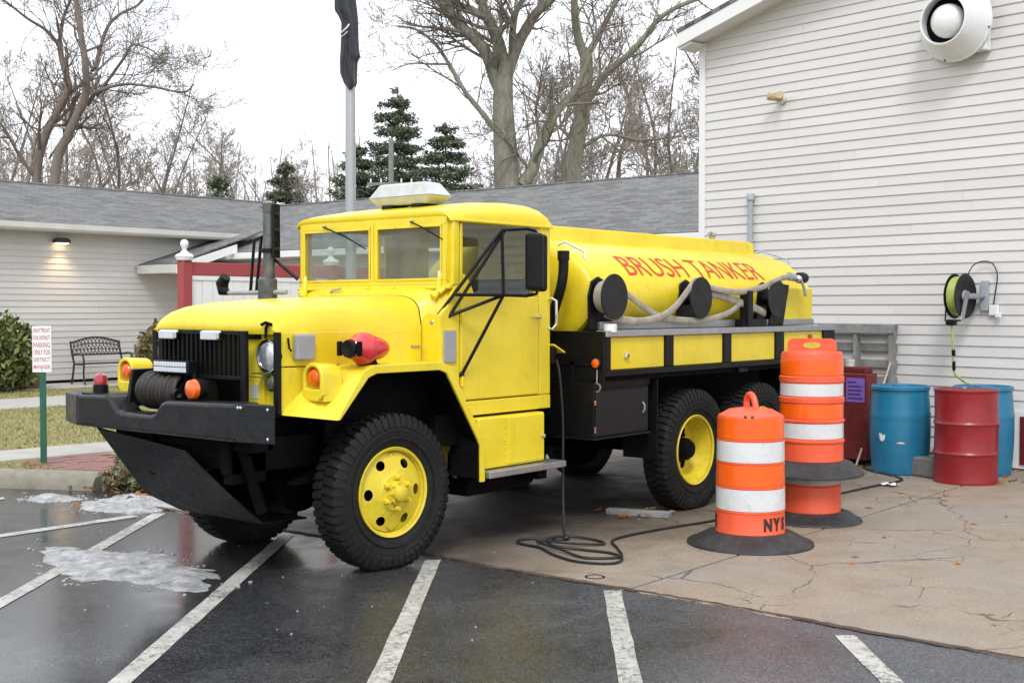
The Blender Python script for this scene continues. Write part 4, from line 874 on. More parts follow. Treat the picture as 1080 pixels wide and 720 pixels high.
# cowl from hood to windscreen
rows = [hood_sec(.448, .224, 1.513, .612), hood_sec(.50, .222, 1.545, .66), hood_sec(.56, .17, 1.62, .735), hood_sec(.60, .06, 1.745, .765, p=8, q=.4)]
MB().grid(rows).build('cowl', Y, T, ang=60)
B('cowl_ledge', Y, (.545, .66, -.765, .765, 1.775, 1.803), bevel=.008)
for sy in (-1, 1):
    n_ = -1 if sy < 0 else 1; s_ = lambda y: sy * y
    MB().prism([(-.795, 1.30), (.44, 1.293), (.44, 1.503), (-.795, 1.503)], 'y', s_(.585), s_(.612)).build('hood_side_panel', Y, T, smooth=False, bevel=.005)
    MB().prism([(-.795, 1.03), (-.765, 1.02), (-.57, 1.16), (-.36, 1.26), (-.36, 1.291), (-.795, 1.294)], 'y', s_(.585), s_(.608)).build('fender_apron', Y, T, smooth=False, bevel=.004)
    MB().prism([(-.36, .80), (.60, .80), (.60, 1.285), (-.36, 1.285)], 'y', s_(.53), s_(.55)).build('inner_fender', U, T, smooth=False)
    # fender: one bent sheet, front skirt, flat top, sloping back, with a turned-down lip
    inn = [(-.775, 1.015), (-.57, 1.175), (-.37, 1.282), (-.27, 1.300), (.34, 1.300), (.42, 1.270), (.73, .80), (.765, .735), (.768, .48)]
    out = [(-.575, .985), (-.47, 1.120), (-.355, 1.268), (-.27, 1.300), (.34, 1.300), (.42, 1.270), (.73, .80), (.765, .735), (.768, .48)]
    rows = []
    for t in (0, .34, .67, 1): rows.append([(a[0] + (b[0] - a[0]) * t, sy * (.60 + .287 * t), a[1] + (b[1] - a[1]) * t) for a, b in zip(inn, out)])
    lip = [(-.545, .985), (-.435, 1.10), (-.315, 1.225), (-.245, 1.248), (.32, 1.248), (.385, 1.225), (.69, .77), (.718, .72), (.720, .48)]
    rows.append([(a[0] * .97 + b[0] * .03, sy * .892, a[1] * .97 + b[1] * .03) for a, b in zip(out, lip)]); rows.append([(p[0], sy * .893, p[1]) for p in lip]); rows.append([(p[0], sy * .878, p[1]) for p in lip])
    mb = MB().grid(rows); mb.build('front_fender', Y, T, ang=28, bevel=.012, seg=3)
    ins = [(p[0], p[1] - .012) for p in inn]
    rows = [[(a[0] + .02, sy * (.53), a[1] - .02) for a in inn], [(a[0], sy * .876, a[1]) for a in lip]]; MB().grid(rows).build('wheel_arch_lining', U, T)
    B('splash_panel', K, (.715, .735, min(sy * .62, sy * .87), max(sy * .62, sy * .87), .50, .80), bevel=.002)
# radiator shell, recessed light bays, brush guard
MB().prism([(-.585, 1.035), (-.24, 1.035), (-.24, 1.50), (-.585, 1.50)], 'x', -.735, -.715).build('front_panel', Y, T, smooth=False, bevel=.004)
MB().prism([(.43, 1.035), (.585, 1.035), (.585, 1.50), (.43, 1.50)], 'x', -.735, -.715).build('front_panel', Y, T, smooth=False, bevel=.004)
B('bay_ledge', Y, (-.76, -.736, -.45, -.25, 1.035, 1.225), bevel=.003); B('bay_ledge', Y, (-.752, -.736, -.45, -.25, 1.232, 1.50), bevel=.003)
B('data_plate', M['dial'], (-.764, -.7595, -.40, -.33, 1.10, 1.19), bevel=.002)
MB().prism([(-.80, 1.02), (-.775, 1.01), (-.775, 1.505), (-.80, 1.505)], 'y', -.632, -.585).build('edge_strip', K, T, smooth=False, bevel=.003)
MB().prism([(-.80, 1.02), (-.775, 1.01), (-.775, 1.505), (-.80, 1.505)], 'y', .585, .632).build('edge_strip', K, T, smooth=False, bevel=.003)
gr = B('brush_guard', K, (-.885, -.855, -.43, -.385, .98, 1.512), (-.885, -.855, .40, .445, .98, 1.512), (-.885, -.855, -.385, .40, 1.485, 1.512), (-.885, -.855, -.385, .40, 1.215, 1.24), (-.885, -.855, -.385, .40, .98, 1.02), bevel=.004)
n = 17
for i in range(n):
    y = -.385 + .785 * (i + .5) / n; o = B('guard_bar', K, (-.882, -.858, y - .008, y + .008, 1.24, 1.485), parent=gr, bevel=.002)
B('guard_bracket', K, (-.855, -.735, -.42, -.405, 1.46, 1.49), bevel=.003); B('guard_side', K, (-.855, -.74, .415, .445, 1.0, 1.505), bevel=.003)
# strobe lamps on the guard
for y in (.29, -.14):
    o = MB().box(-.93, -.892, y - .085, y + .085, 1.452, 1.512).build('strobe_lamp', M['chrome'], T, smooth=False, bevel=.012)
    MB().box(-.938, -.93, y - .075, y + .075, 1.458, 1.506).build('lens', M['clear_lens'], o, smooth=False, bevel=.01)
# headlamps
for sy in (-1, 1):
    hl = MB().lathe([(.001, .07), (.06, .065), (.088, .03), (.098, .0), (.10, -.012), (.092, -.02)], (-.77, sy * .52, 1.362), 'x', 28).build('headlight', K, T)
    MB().lathe([(.086, -.014), (.072, -.022), (.045, -.028), (.001, -.03)], (-.77, sy * .52, 1.362), 'x', 28).build('lens', M['headlamp'], hl)
    MB().lathe([(.094, -.012), (.099, -.024), (.092, -.024)], (-.77, sy * .52, 1.362), 'x', 28).build('bezel', M['chrome'], hl)
    bl = MB().lathe([(.001, .05), (.035, .045), (.05, .0), (.05, -.015), (.035, -.03), (.001, -.036)], (-.775, sy * .55, 1.20), 'x', 20).build('blackout_lamp', M['green_tank'], T)
    MB().box(-.84, -.76, sy * .50 - .06, sy * .50 + .06, 1.255, 1.263).build('visor', M['green_tank'], bl, smooth=False)
o = MB().tube([(-.805, -.545, 1.555), (-.82, -.545, 1.53), (-.818, -.54, 1.47)], .009, 8).build('hood_latch', U, T); MB().tube([(-.815, -.59, 1.55), (-.82, -.545, 1.562), (-.815, -.50, 1.55)], .01, 8).build('handle', U, o)
# winch bumper
nz_ = [(.96, 1.09), (.62, 1.10), (.585, 1.085), (.50, 1.01), (.46, 1.0), (.14, 1.0), (.10, 1.012), (.04, 1.075), (-.01, 1.092), (-.68, 1.108), (-.68, .885), (.96, .885)]
bu = MB().prism(nz_, 'x', -1.155, -.97).build('bumper', M['bumper'], T, smooth=False, bevel=.024, seg=3)
MB().prism([(-1.15, .962), (-1.03, 1.30), (-.86, 1.34), (-.96, .962)], 'z', .885, 1.089).build('wing', M['bumper'], bu, smooth=False, bevel=.014, seg=3)
MB().prism([(-1.152, -.682), (-1.095, -.935), (-1.075, -.932), (-1.06, -.90), (-1.06, -.682)], 'z', .888, 1.105).build('wing', M['bumper'], bu, smooth=False, bevel=.005)
for y, z in ((-.70, 1.085), (-.72, 1.085), (-.905, 1.08), (-.905, .915)):
    MB().lathe([(.011, 0), (.011, -.008), (.001, -.011)], (-1.15 + max(0, (-.682 - y)) * .22, y, z), 'x', 6).build('bolt', M['chrome'], bu, smooth=False)
for y in (.90, .86): MB().lathe([(.016, 0), (.016, .006), (.001, .007)], (-1.06, y, 1.089), 'z', 6).build('bolt', K, bu, smooth=False)
# skid plate sloping back under the bumper
MB().slab([(-1.1, .80, .885), (-1.1, -.14, .80), (-.92, -.36, .52), (-.75, -.42, .352), (-.75, .40, .352), (-.86, .62, .45)], -.012).build('skid_plate', K, T, smooth=False, bevel=.004)
MB().slab([(-.75, -.42, .352), (-.38, -.40, .335), (-.36, .40, .335), (-.75, .40, .352)], -.012).build('skid_plate', K, T, smooth=False, bevel=.004)
B('bumper_brace', U, (-.98, -.72, -.42, -.34, .60, .90)); B('bumper_brace', U, (-.98, -.72, .34, .42, .60, .90)); MB().tube([(-.95, -.45, .88), (-.78, -.45, .42)], .035, 10).build('bumper_strut', U, T)
B('lower_crossbeam', U, (-.97, -.86, -.6, .8, .80, .88), bevel=.01)
# winch
wi = MB().tube([(-.92, .06, 1.13), (-.92, .50, 1.13)], .07, 20).build('winch', K, T)
rp = []
mb = MB()
for i in range(11): mb.lathe([(.108 + .012 * math.cos(a), .017 * math.sin(a) + .09 + i * .036) for a in [k * math.pi / 4 for k in range(9)]], (-.92, .0, 1.13), 'y', 32)
mb.v = [(x, y + .02 * math.sin(3 * math.atan2(z - 1.13, x + .92) * .33 + y * 9), z + .006 * math.sin(y * 70)) for x, y, z in mb.v]; mb.build('wound_cable', M['cable'], wi)
MB().slab([(-1.04, .55, 1.02), (-1.02, .52, 1.26), (-.80, .52, 1.26), (-.80, .55, 1.02)], .03).build('side_plate', M['bumper'], wi, smooth=False, bevel=.008)
MB().slab([(-1.02, .05, 1.02), (-1.0, .05, 1.13), (-.80, .05, 1.20), (-.80, .05, 1.02)], .03).build('side_plate', K, wi, smooth=False, bevel=.008)
MB().tube([(-1.0, .13, 1.02), (-.93, .06, 1.26)], .006, 6).build('lever', M['bumper'], wi)
B('gear_housing', K, (-1.0, -.78 + .78, -.10, .03, 1.02, 1.2), parent=wi, bevel=.03) if False else MB().box(-.99, -.80, -.11, .03, 1.02, 1.21).build('gear_housing', K, wi, smooth=False, bevel=.04)
mb = MB(); mb.lathe([(.02, -.02), (.036, -.02), (.036, .02), (.02, .02), (.02, -.02)], (-1.06, .0, 1.125), 'y', 18); mb.box(-1.09, -1.03, -.02, .02, 1.08, 1.10); mb.build('shackle', K, bu)
# light bar, lamps on the bumper
lb = B('led_bar', K, (-1.0, -.93, -.03, .335, 1.245, 1.325), bevel=.006); mb = MB()
for r_ in range(2):
    for c_ in range(12): mb.box(-1.008, -1.0, -.012 + c_ * .0278, .0125 + c_ * .0278, 1.254 + r_ * .033, 1.284 + r_ * .033)
mb.build('lens', M['clear_lens'], lb, smooth=False, bevel=.004); MB().tube([(-.95, -.02, 1.25), (-.95, -.06, 1.05)], .012, 8).build('bracket', K, lb); MB().tube([(-.95, .32, 1.25), (-.95, .40, 1.05)], .012, 8).build('bracket', K, lb)
am = MB().lathe([(.062, .05), (.066, .0), (.066, -.012)], (-1.06, -.185, 1.165), 'x', 24).build('marker_lamp', K, T); MB().lathe([(.062, -.01), (.055, -.038), (.03, -.055), (.001, -.06)], (-1.06, -.185, 1.165), 'x', 24).build('lens', M['amber'], am); MB().tube([(-1.03, -.185, 1.17), (-1.03, -.185, 1.09)], .015, 8).build('stem', K, am)
gb = MB().lathe([(.05, 0), (.048, .05), (.042, .056)], (-1.05, .84, 1.10), 'z', 20).build('beacon', K, T); MB().lathe([(.042, .055), (.044, .085), (.036, .112), (.018, .125), (.001, .128)], (-1.05, .84, 1.10), 'z', 20).build('lens', M['red_lens'], gb); B('base', K, (-1.13, -.97, .62, .94, 1.092, 1.102), parent=gb, bevel=.003)
# D-shaped turn signal pods
def pod(x, y, label=None):
    out = [(math.cos(a) * .088, .02 + math.sin(a) * .088) for a in [math.pi * i / 14 for i in range(15)]] + [(-.088, -.085), (-.05, -.125), (.05, -.125), (.088, -.085)]
    mb = MB(); n = len(out); inn = [(p[0] * .72, .02 + (p[1] - .02) * .72 if p[1] > -.05 else -.05) for p in out]
    f0 = [(x - .07, y + p[0], 1.215 + p[1]) for p in out]; f1 = [(x + .10, y + p[0] * .92, 1.215 + p[1] * .9 + .0) for p in out]; i0 = [(x - .07, y + p[0], 1.215 + p[1]) for p in inn]; i1 = [(x - .02, y + p[0], 1.215 + p[1]) for p in inn]
    q = lambda a, b: [(a + i, a + (i + 1) % n, b + (i + 1) % n, b + i) for i in range(n)]
    mb.add(f0 + f1 + i0 + i1, q(0, n) + q(0, 2 * n) + q(2 * n, 3 * n) + [tuple(range(3 * n, 4 * n)), tuple(range(n, 2 * n))])
    o = mb.build('turn_signal_pod', Y, T, ang=40, bevel=.006); MB().lathe([(.056, 0), (.054, -.03), (.04, -.048), (.001, -.055)], (x - .02, y, 1.235), 'x', 22).build('lens', M['amber'], o)
    MB().slab([(x + .02, y - .088, 1.13), (x + .10, y - .086, 1.13), (x + .20, y - .086, 1.305 - .175), (x + .09, y - .088, 1.30)], .006) if False else None
    MB().prism([(x - .05, 1.09), (x + .05, 1.05 + .04), (x + .12, 1.20), (x - .05, 1.12)], 'y', y - .085, y + .085).build('bracket', Y, o, smooth=False, bevel=.004); return o
pod(-.55, -.725); pod(-.80, .84)
# siren on the fender
sc_ = Vector((-.24, -.80, 1.40)); ax = Vector((-1, -.16, .02)).normalized()
si = MB().lathe([(.001, -.20), (.03, -.195), (.052, -.165), (.07, -.11), (.076, -.05), (.076, -.04)], sc_, tuple(ax), 28).build('siren', M['red_siren'], T)
MB().lathe([(.078, -.045), (.083, -.04), (.083, .01), (.098, .02), (.100, .06), (.092, .075), (.070, .10), (.062, .165), (.056, .17)], sc_, tuple(ax), 28).build('body', M['red_siren'], si)
MB().lathe([(.054, .165), (.054, .190), (.044, .194), (.001, .184)], sc_, tuple(ax), 24).build('grille', K, si)
_s = ax.cross(Vector((0, 0, 1))).normalized()
for q in (-1, 1): c_ = sc_ + ax * .175 + _s * q * .075; MB().box(c_.x - .016, c_.x + .016, c_.y - .012, c_.y + .012, c_.z - .045, c_.z + .045).build('louvre', K if q > 0 else U, si, smooth=False, bevel=.006)
MB().prism([(-.30, 1.30), (-.18, 1.30), (-.21, 1.345), (-.27, 1.345)], 'y', -.845, -.755).build('foot', U, si, smooth=False, bevel=.01)
gb_ = B('reflector_box', M['reflect_grey'], (-.675, -.525, -.655, -.613, 1.335, 1.492), bevel=.012); MB().tube([(-.71, -.615, 1.47), (-.715, -.63, 1.41), (-.705, -.64, 1.39)], .006, 6).build('wire', U, gb_)
B('side_reflector', M['reflect_grey'], (.475, .595, -.788, -.775, 1.285, 1.50), bevel=.006); B('reflector_frame', M['yellow_rim'], (.466, .604, -.778, -.768, 1.275, 1.51), bevel=.004)
MB().tube([(.34, -.615, 1.395), (.42, -.618, 1.395)], .008, 8).build('panel_catch', M['silver'], T)
# ---- cab
for sy in (-1, 1):
    a, b_ = (sy * .742, sy * .772)
    MB().prism([(.452, 1.262), (.643, .972), (.643, 1.80), (.60, 1.80), (.52, 1.66), (.452, 1.60)], 'y', a, b_).build('kick_panel', Y, T, smooth=False, bevel=.006)
    MB().prism([(sy * .60, 1.27), (sy * .765, 1.27), (sy * .765, 1.60), (sy * .66, 1.62), (sy * .60, 1.56)], 'x', .447, .462).build('cowl_side', Y, T, smooth=False, bevel=.004)
    MB().prism([(.575, 1.80), (.640, 1.80), (.645, 2.25), (.585, 2.25)], 'y', sy * .725, b_).build('windscreen_pillar', Y, T, smooth=False, bevel=.008)
    MB().prism([(.651, .917), (1.64, .917), (1.64, 1.016), (.651, 1.016)], 'y', a, b_).build('sill', Y, T, smooth=False, bevel=.006)
    MB().prism([(1.508, 1.018), (1.64, 1.018), (1.64, 2.25), (1.508, 2.25)], 'y', a, b_).build('rear_post', Y, T, smooth=False, bevel=.01)
    B('roof_rail', Y, (.66, 1.508, min(a, b_), max(a, b_), 2.222, 2.25), bevel=.004)
    d = MB().prism([(.652, 1.024), (1.500, 1.024), (1.500, 1.730), (.652, 1.730)], 'y', a, sy * .775).build('door', Y, T, smooth=False, bevel=.010)
    MB().box(1.452, 1.500, min(a, b_), max(a, b_), 1.732, 2.218).build('window_post', Y, d, smooth=False, bevel=.004); MB().box(.652, .676, min(a, b_), max(a, b_), 1.732, 2.218).build('window_post', Y, d, smooth=False, bevel=.004)
    MB().prism([(.676, 1.732), (.80, 1.732), (.745, 1.83), (.70, 1.875), (.676, 1.88)], 'y', a, b_).build('window_gusset', Y, d, smooth=False, bevel=.003)
    g = MB().box(.676, 1.452, sy * .757 - .003, sy * .757 + .003, 1.732, 2.22).build('window_pane', M['glass_dark'], d, smooth=False)
    hd = MB().tube([(1.40, sy * .80, 1.585), (1.49, sy * .80, 1.582)], [.007, .012], 8).build('door_handle', M['chrome'], d); MB().lathe([(.018, 0), (.014, sy * .03)], (1.485, sy * .773, 1.583), 'y', 12).build('boss', M['chrome'], hd)
    MB().tube([(1.62, sy * .775, 1.715), (1.625, sy * .80, 1.72), (1.655, sy * .815, 1.70), (1.66, sy * .815, 1.53), (1.625, sy * .80, 1.495), (1.62, sy * .775, 1.50)], .010, 8).build('grab_handle', M['chrome'], T)
    B('hinge', Y, (.645, .66, sy * .785 - .012, sy * .785 + .012, 1.12, 1.20), (.645, .66, sy * .785 - .012, sy * .785 + .012, 1.55, 1.63), bevel=.004)
    # windscreen hold-down catch by the cowl
    mb = MB().tube([(.50, sy * .66, 1.72), (.545, sy * .675, 1.76), (.55, sy * .675, 1.84), (.565, sy * .69, 1.88)], [.03, .022, .018, .012], 8); mb.tube([(.52, sy * .70, 1.75), (.57, sy * .72, 1.79), (.62, sy * .76, 1.83)], .016, 8); mb.build('windscreen_catch', Y, T)
# windscreen frame
wf = B('windscreen_frame', Y, (.555, .60, -.735, .735, 1.803, 1.835), (.555, .60, -.735, .735, 2.215, 2.262), (.555, .60, -.735, -.692, 1.835, 2.215), (.555, .60, .692, .735, 1.835, 2.215), (.555, .60, -.072, -.008, 1.835, 2.215), bevel=.005)
for y0, y1 in ((-.692, -.072), (-.008, .692)):
    p_ = MB().box(.573, .578, y0, y1, 1.835, 2.215).build('windscreen_pane', M['glass'], wf, smooth=False)
    mb = MB().box(.548, .556, y0, y1, 1.835, 1.848); mb.box(.548, .556, y0, y1, 2.198, 2.212); mb.box(.548, .556, y0, y0 + .012, 1.848, 2.198); mb.box(.548, .556, y1 - .012, y1, 1.848, 2.198); mb.build('pane_moulding', Y, p_, smooth=False, bevel=.003)
mb = MB().tube([(.55, -.04, 1.84), (.55, -.04, 2.25)], .006, 6); mb.build('seam', M['yellow_rim'], wf)
B('inspection_sticker', M['paper'], (.5705, .5725, -.685, -.64, 1.845, 1.90), bevel=0, parent=wf)
for y, dy, z1 in ((.46, -.42, 2.07), (-.42, -.28, 2.11)):
    o = MB().tube([(.535, y, 2.235), (.53, y + dy * .5, 2.235 + (z1 - 2.235) * .42), (.548, y + dy, z1)], [.006, .005, .003], 6).build('wiper', K, T); MB().tube([(.555, y + dy * .35, 2.19), (.555, y + dy * 1.0, z1 - .005)], .005, 6).build('blade', K, o); MB().ball((.545, y, 2.24), .014, n=10, m=6).build('pivot', M['silver'], o)
for y in (.33, .0, -.25): MB().ball((.54, y, 1.79), .013, n=8, m=6).build('cowl_bolt', Y, T)
MB().tube([(.48, .33, 1.745), (.475, .30, 1.775), (.48, .22, 1.785)], .009, 8).build('washer_nozzle', M['silver'], T)
# roof
rows = []
for x, zt in ((.552, 2.272), (.548, 2.285), (.552, 2.306), (.60, 2.318), (.70, 2.338), (.85, 2.368), (1.05, 2.395), (1.30, 2.408), (1.48, 2.404), (1.57, 2.386), (1.625, 2.350), (1.652, 2.30), (1.66, 2.245)):
    r_ = []
    for i in range(41):
        u = math.sin(math.pi / 2 * (-1 + 2 * i / 40)); hw = .782 if x > .56 else .765
        k = (1 - abs(u) ** (14 if x < .8 else 9)) ** .40; r_.append((x, hw * u, 2.232 + (zt - 2.232) * (k if zt > 2.24 else 1)))
    rows.append(r_)
mb = MB().grid(rows); mb.grid([rows[0], [(.57, p[1], 2.245) for p in rows[0]]]); mb.build('roof', Y, T, ang=38)
B('roof_lip', Y, (.60, 1.655, -.790, -.774, 2.228, 2.244), bevel=.004); B('roof_lip', Y, (.60, 1.655, .774, .790, 2.228, 2.244), bevel=.004)
bk = B('cab_back', Y, (1.615, 1.638, -.742, .742, .92, 1.75), (1.615, 1.638, -.742, -.45, 1.75, 2.25), (1.615, 1.638, .45, .742, 1.75, 2.25), (1.615, 1.638, -.45, .45, 2.12, 2.25), bevel=.003); B('window_pane', M['glass_dark'], (1.624, 1.629, -.45, .45, 1.75, 2.12), parent=bk, bevel=0)
# inside
B('dashboard', M['seat'], (.66, .80, -.72, .72, 1.42, 1.70), bevel=.02)
for y in (-.40, .42): s_ = B('seat', M['seat'], (1.02, 1.50, y - .26, y + .26, 1.18, 1.34), bevel=.04); B('backrest', M['seat'], (1.44, 1.56, y - .26, y + .26, 1.34, 1.86), parent=s_, bevel=.04)
ax_ = Vector((-.45, 0, 1)).normalized(); sw = MB().lathe([(.20 + .014 * math.cos(a), .014 * math.sin(a)) for a in [k * math.pi / 4 for k in range(9)]], (1.0, -.40, 1.70), tuple(ax_), 28).build('steering_wheel', K, T); MB().tube([(.72, -.40, 1.50), (1.0, -.40, 1.70)], .022, 8).build('column', K, sw); MB().tube([(.93, -.58, 1.67), (1.0, -.4, 1.70), (.93, -.22, 1.67)], .012, 6).build('spoke', K, sw)
# light bar on the roof
P6 = lambda x0, x1, y0, y1, z: [(x0, y0, z), (x1, y0, z), (x1, y1, z), (x0, y1, z)]
lo_, mi, hi = P6(.83, 1.0, -.29, .20, 2.388), P6(.80, 1.03, -.36, .27, 2.445), P6(.83, 1.0, -.275, .185, 2.545)
lt = MB().add(lo_ + mi, [(3, 2, 1, 0), (0, 1, 5, 4), (1, 2, 6, 5), (2, 3, 7, 6), (3, 0, 4, 7)]).build('light_bar', M['dome'], T, ang=25, bevel=.014, seg=3)
MB().add([(a, b, c + .003) for a, b, c in mi] + hi, [(4, 5, 6, 7), (0, 1, 5, 4), (1, 2, 6, 5), (2, 3, 7, 6), (3, 0, 4, 7)]).build('dome', M['dome'], lt, ang=25, bevel=.02, seg=3)
B('foot', K, (.83, 1.0, .05, .16, 2.36, 2.390), parent=lt, bevel=.005); B('foot', K, (.83, 1.0, -.25, -.14, 2.36, 2.390), parent=lt, bevel=.005)
# tool box and step below the door
tb = MB().prism([(.80, .545), (1.505, .545), (1.505, .90), (.775, .90), (.775, .70)], 'y', -.825, -.45).build('step_box', Y, T, smooth=False, bevel=.014, seg=3)
MB().prism([(1.085, .56), (1.490, .56), (1.490, .885), (1.085, .885)], 'y', -.832, -.824).build('lid', Y, tb, smooth=False, bevel=.004); 
for i in range(7): MB().ball((1.05, -.828, .58 + i * .05), .006, n=6, m=4).build('rivet', Y, tb)
MB().tube([(1.45, -.84, .73), (1.478, -.845, .735), (1.488, -.84, .72)], .008, 8).build('latch', M['chrome'], tb)
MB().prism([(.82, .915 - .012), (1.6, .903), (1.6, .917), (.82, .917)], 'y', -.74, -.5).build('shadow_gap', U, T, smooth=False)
B('running_board', M['silver'], (.80, 1.66, -.905, -.55, .492, .538), bevel=.006); B('board_bracket', U, (1.40, 1.50, -.85, -.6, .42, .492))
# near mirror with its tube frame
k_ = .0115; A1, A2 = (.46, -.70, 1.555), (.54, -.765, 1.585); Tp, Bt = (.815, -1.0, 2.17), (.83, -1.0, 1.735)
mi_ = MB().tube([A1, Tp], k_, 8).build('mirror_frame', K, T)
for p_ in ([A2, (.84, -1.0, 2.165)], [Tp, (1.0, -1.07, 2.185), (1.05, -1.10, 2.17), (1.075, -1.11, 2.13), (1.08, -1.11, 1.80), (1.06, -1.10, 1.745), (1.0, -1.06, 1.73), Bt], [Tp, Bt], [Bt, (.46, -.90, 1.735)], [A1, Bt], [Bt, (.655, -.78, 1.20)]): MB().tube(p_, k_, 8).build('tube', K, mi_)
MB().ball(A1, .022, n=10, m=6).build('foot', M['silver'], mi_); MB().ball((.655, -.78, 1.20), .02, n=10, m=6).build('foot', K, mi_)
_m = MB().box(.90, 1.045, -1.19, -1.115, 1.765, 2.155).build('mirror_head', K, mi_, smooth=False, bevel=.03, seg=3); B('mirror_head', K, (1.03, 1.20, -1.10, -1.045, 1.76, 2.155), parent=mi_, bevel=.028, seg=3)
# far side mirror and exhaust stack
mf = MB().tube([(.46, .78, 1.765), (.46, 1.30, 1.765), (.46, 1.46, 1.765)], .018, 8).build('mirror_frame', M['grey_steel'], T)
for p_ in ([(.46, 1.20, 1.765), (.46, 1.15, 2.16), (.50, 1.10, 2.19)], [(.46, 1.13, 1.765), (.48, 1.09, 2.18)], [(.50, 1.10, 2.19), (.52, 1.03, 2.15), (.52, 1.03, 1.80)], [(.56, .77, 1.86), (.46, .95, 2.03)]): MB().tube(p_, .012, 8).build('tube', K, mf)
MB().tube([(.46, 1.46, 1.765), (.46, 1.53, 1.78), (.46, 1.545, 1.84), (.46, 1.50, 1.89)], [.02, .045, .05, .04], 10).build('convex_mirror', K, mf)
ex = MB().lathe([(.072, 1.35), (.072, 1.86), (.05, 1.88)], (.45, .985, 0), 'z', 22).build('exhaust_stack', M['gunmetal'], T); MB().lathe([(.045, 1.87), (.045, 2.36), (.050, 2.36), (.050, 2.43), (.04, 2.43), (.04, 2.3)], (.45, .965, 0), 'z', 20).build('pipe', M['gunmetal'], ex)
MB().lathe([(.05, 2.06), (.06, 2.06), (.06, 2.09), (.05, 2.09)], (.45, .965, 0), 'z', 20).build('clamp', K, ex); MB().box(.42, .48, .87, .90, 2.02, 2.42).build('heat_shield', K, ex, smooth=False, bevel=.006)
for z in (2.08, 2.22, 2.34): MB().ball((.44, .865, z), .022, n=8, m=6).build('bolt', K, ex)
# ---- bed
yb = -1.06
for sy in (-1, 1):
    a, b_ = sy * 1.02, sy * 1.06; lo2, hi2 = min(a, b_), max(a, b_)
    br = B('bed_rail', M['silver'], (1.925, 5.80, min(sy * .98, sy * 1.075), max(sy * .98, sy * 1.075), 1.432, 1.482), bevel=.006)
    B('rail_channel', M['silver'], (2.05, 5.62, min(sy * .90, sy * .93), max(sy * .90, sy * .93), 1.483, 1.545), parent=br, bevel=.004)
    B('side_sill', K, (1.925, 5.80, min(sy * .98, sy * 1.066), max(sy * .98, sy * 1.066), 1.14, 1.186), bevel=.005)
    for x0, x1 in ((1.93, 2.0), (2.75, 2.87), (3.66, 3.79), (4.59, 4.75), (5.555, 5.80)): B('stake_post', K, (x0, x1, lo2 - .003, hi2 + .003, 1.188, 1.43), bevel=.005)
    for x0, x1 in ((2.002, 2.748), (2.872, 3.658), (3.792, 4.588), (4.752, 5.553)): B('side_panel', Y, (x0, x1, min(sy * 1.02, sy * 1.048), max(sy * 1.02, sy * 1.048), 1.188, 1.43), bevel=.005)
    for x in (2.21, 4.86): MB().box(x - .025, x + .025, min(sy * 1.045, sy * 1.075), max(sy * 1.045, sy * 1.075), 1.265, 1.315).build('panel_bolt', M['chrome'], T, smooth=False, bevel=.012)
    B('step_bracket', K, (3.95, 4.1, min(sy * 1.0, sy * 1.05), max(sy * 1.0, sy * 1.05), 1.09, 1.14), bevel=.01)
B('marker_lamp', M['red_lens'], (5.25, 5.31, -1.072, -1.05, 1.36, 1.40), bevel=.008)
B('bed_floor', U, (1.93, 5.78, -1.02, 1.02, 1.10, 1.18), bevel=0); B('bed_sills', U, (1.95, 5.75, -.5, -.4, .86, 1.10), (1.95, 5.75, .4, .5, .86, 1.10), bevel=0)
hb = B('bed_header', K, (1.905, 1.93, -1.06, 1.06, 1.10, 1.475), bevel=.004); B('bed_tailboard', K, (5.785, 5.81, -1.06, 1.06, 1.10, 1.475), bevel=.004)
B('header_frame', K, (1.89, 1.905, -1.0, -.96, 1.12, 1.25), (1.89, 1.905, -.80, -.76, 1.02, 1.25), (1.89, 1.905, -1.0, -.5, 1.22, 1.25), parent=hb, bevel=.003)
mk = MB().lathe([(.042, .0), (.045, -.02), (.038, -.03)], (1.905, -1.005, 1.24), 'x', 20).build('marker_lamp', K, T); MB().lathe([(.04, -.018), (.03, -.034), (.001, -.04)], (1.905, -1.005, 1.24), 'x', 20).build('lens', M['amber'], mk)
mb = MB().tube([(1.895, -1.01, 1.195), (1.892, -1.01, 1.10)], .005, 6); mb.lathe([(.028, -.004), (.036, -.004), (.036, .004), (.028, .004), (.028, -.004)], (1.892, -1.01, 1.062), 'x', 18); mb.build('pull_ring', M['silver'], T)
# locker under the bed
lk = B('locker', K, (1.865, 2.60, -1.0, -.50, .685, 1.045), bevel=.006); B('door', M['disc'], (1.885, 2.58, -1.008, -1.0, .70, 1.03), parent=lk, bevel=.003); B('lower_edge', M['bumper'], (1.86, 2.62, -1.012, -.50, .672, .685), parent=lk, bevel=.002)
MB().tube([(2.50, -1.012, .84), (2.50, -1.03, .86), (2.50, -1.03, .90), (2.50, -1.012, .92)], .006, 6).build('hasp', M['grey_steel'], lk); B('hinge', M['chrome'], (1.868, 1.885, -1.012, -1.003, .72, .77), (1.868, 1.885, -1.012, -1.003, .93, .965), parent=lk, bevel=.002); B('lid', K, (1.87, 2.62, -1.0, -.5, 1.046, 1.10), parent=lk, bevel=.003)
B('mud_flap', K, (2.66, 2.672, -1.04, -.72, .46, 1.09), bevel=0); B('mud_flap', K, (2.66, 2.672, .72, 1.04, .46, 1.09), bevel=0)
B('mud_flap', K, (4.92, 4.93, -1.04, -.72, .40, 1.09), bevel=0)
B('rear_bumperette', U, (5.75, 5.85, -.9, .9, .70, .86), bevel=.01)
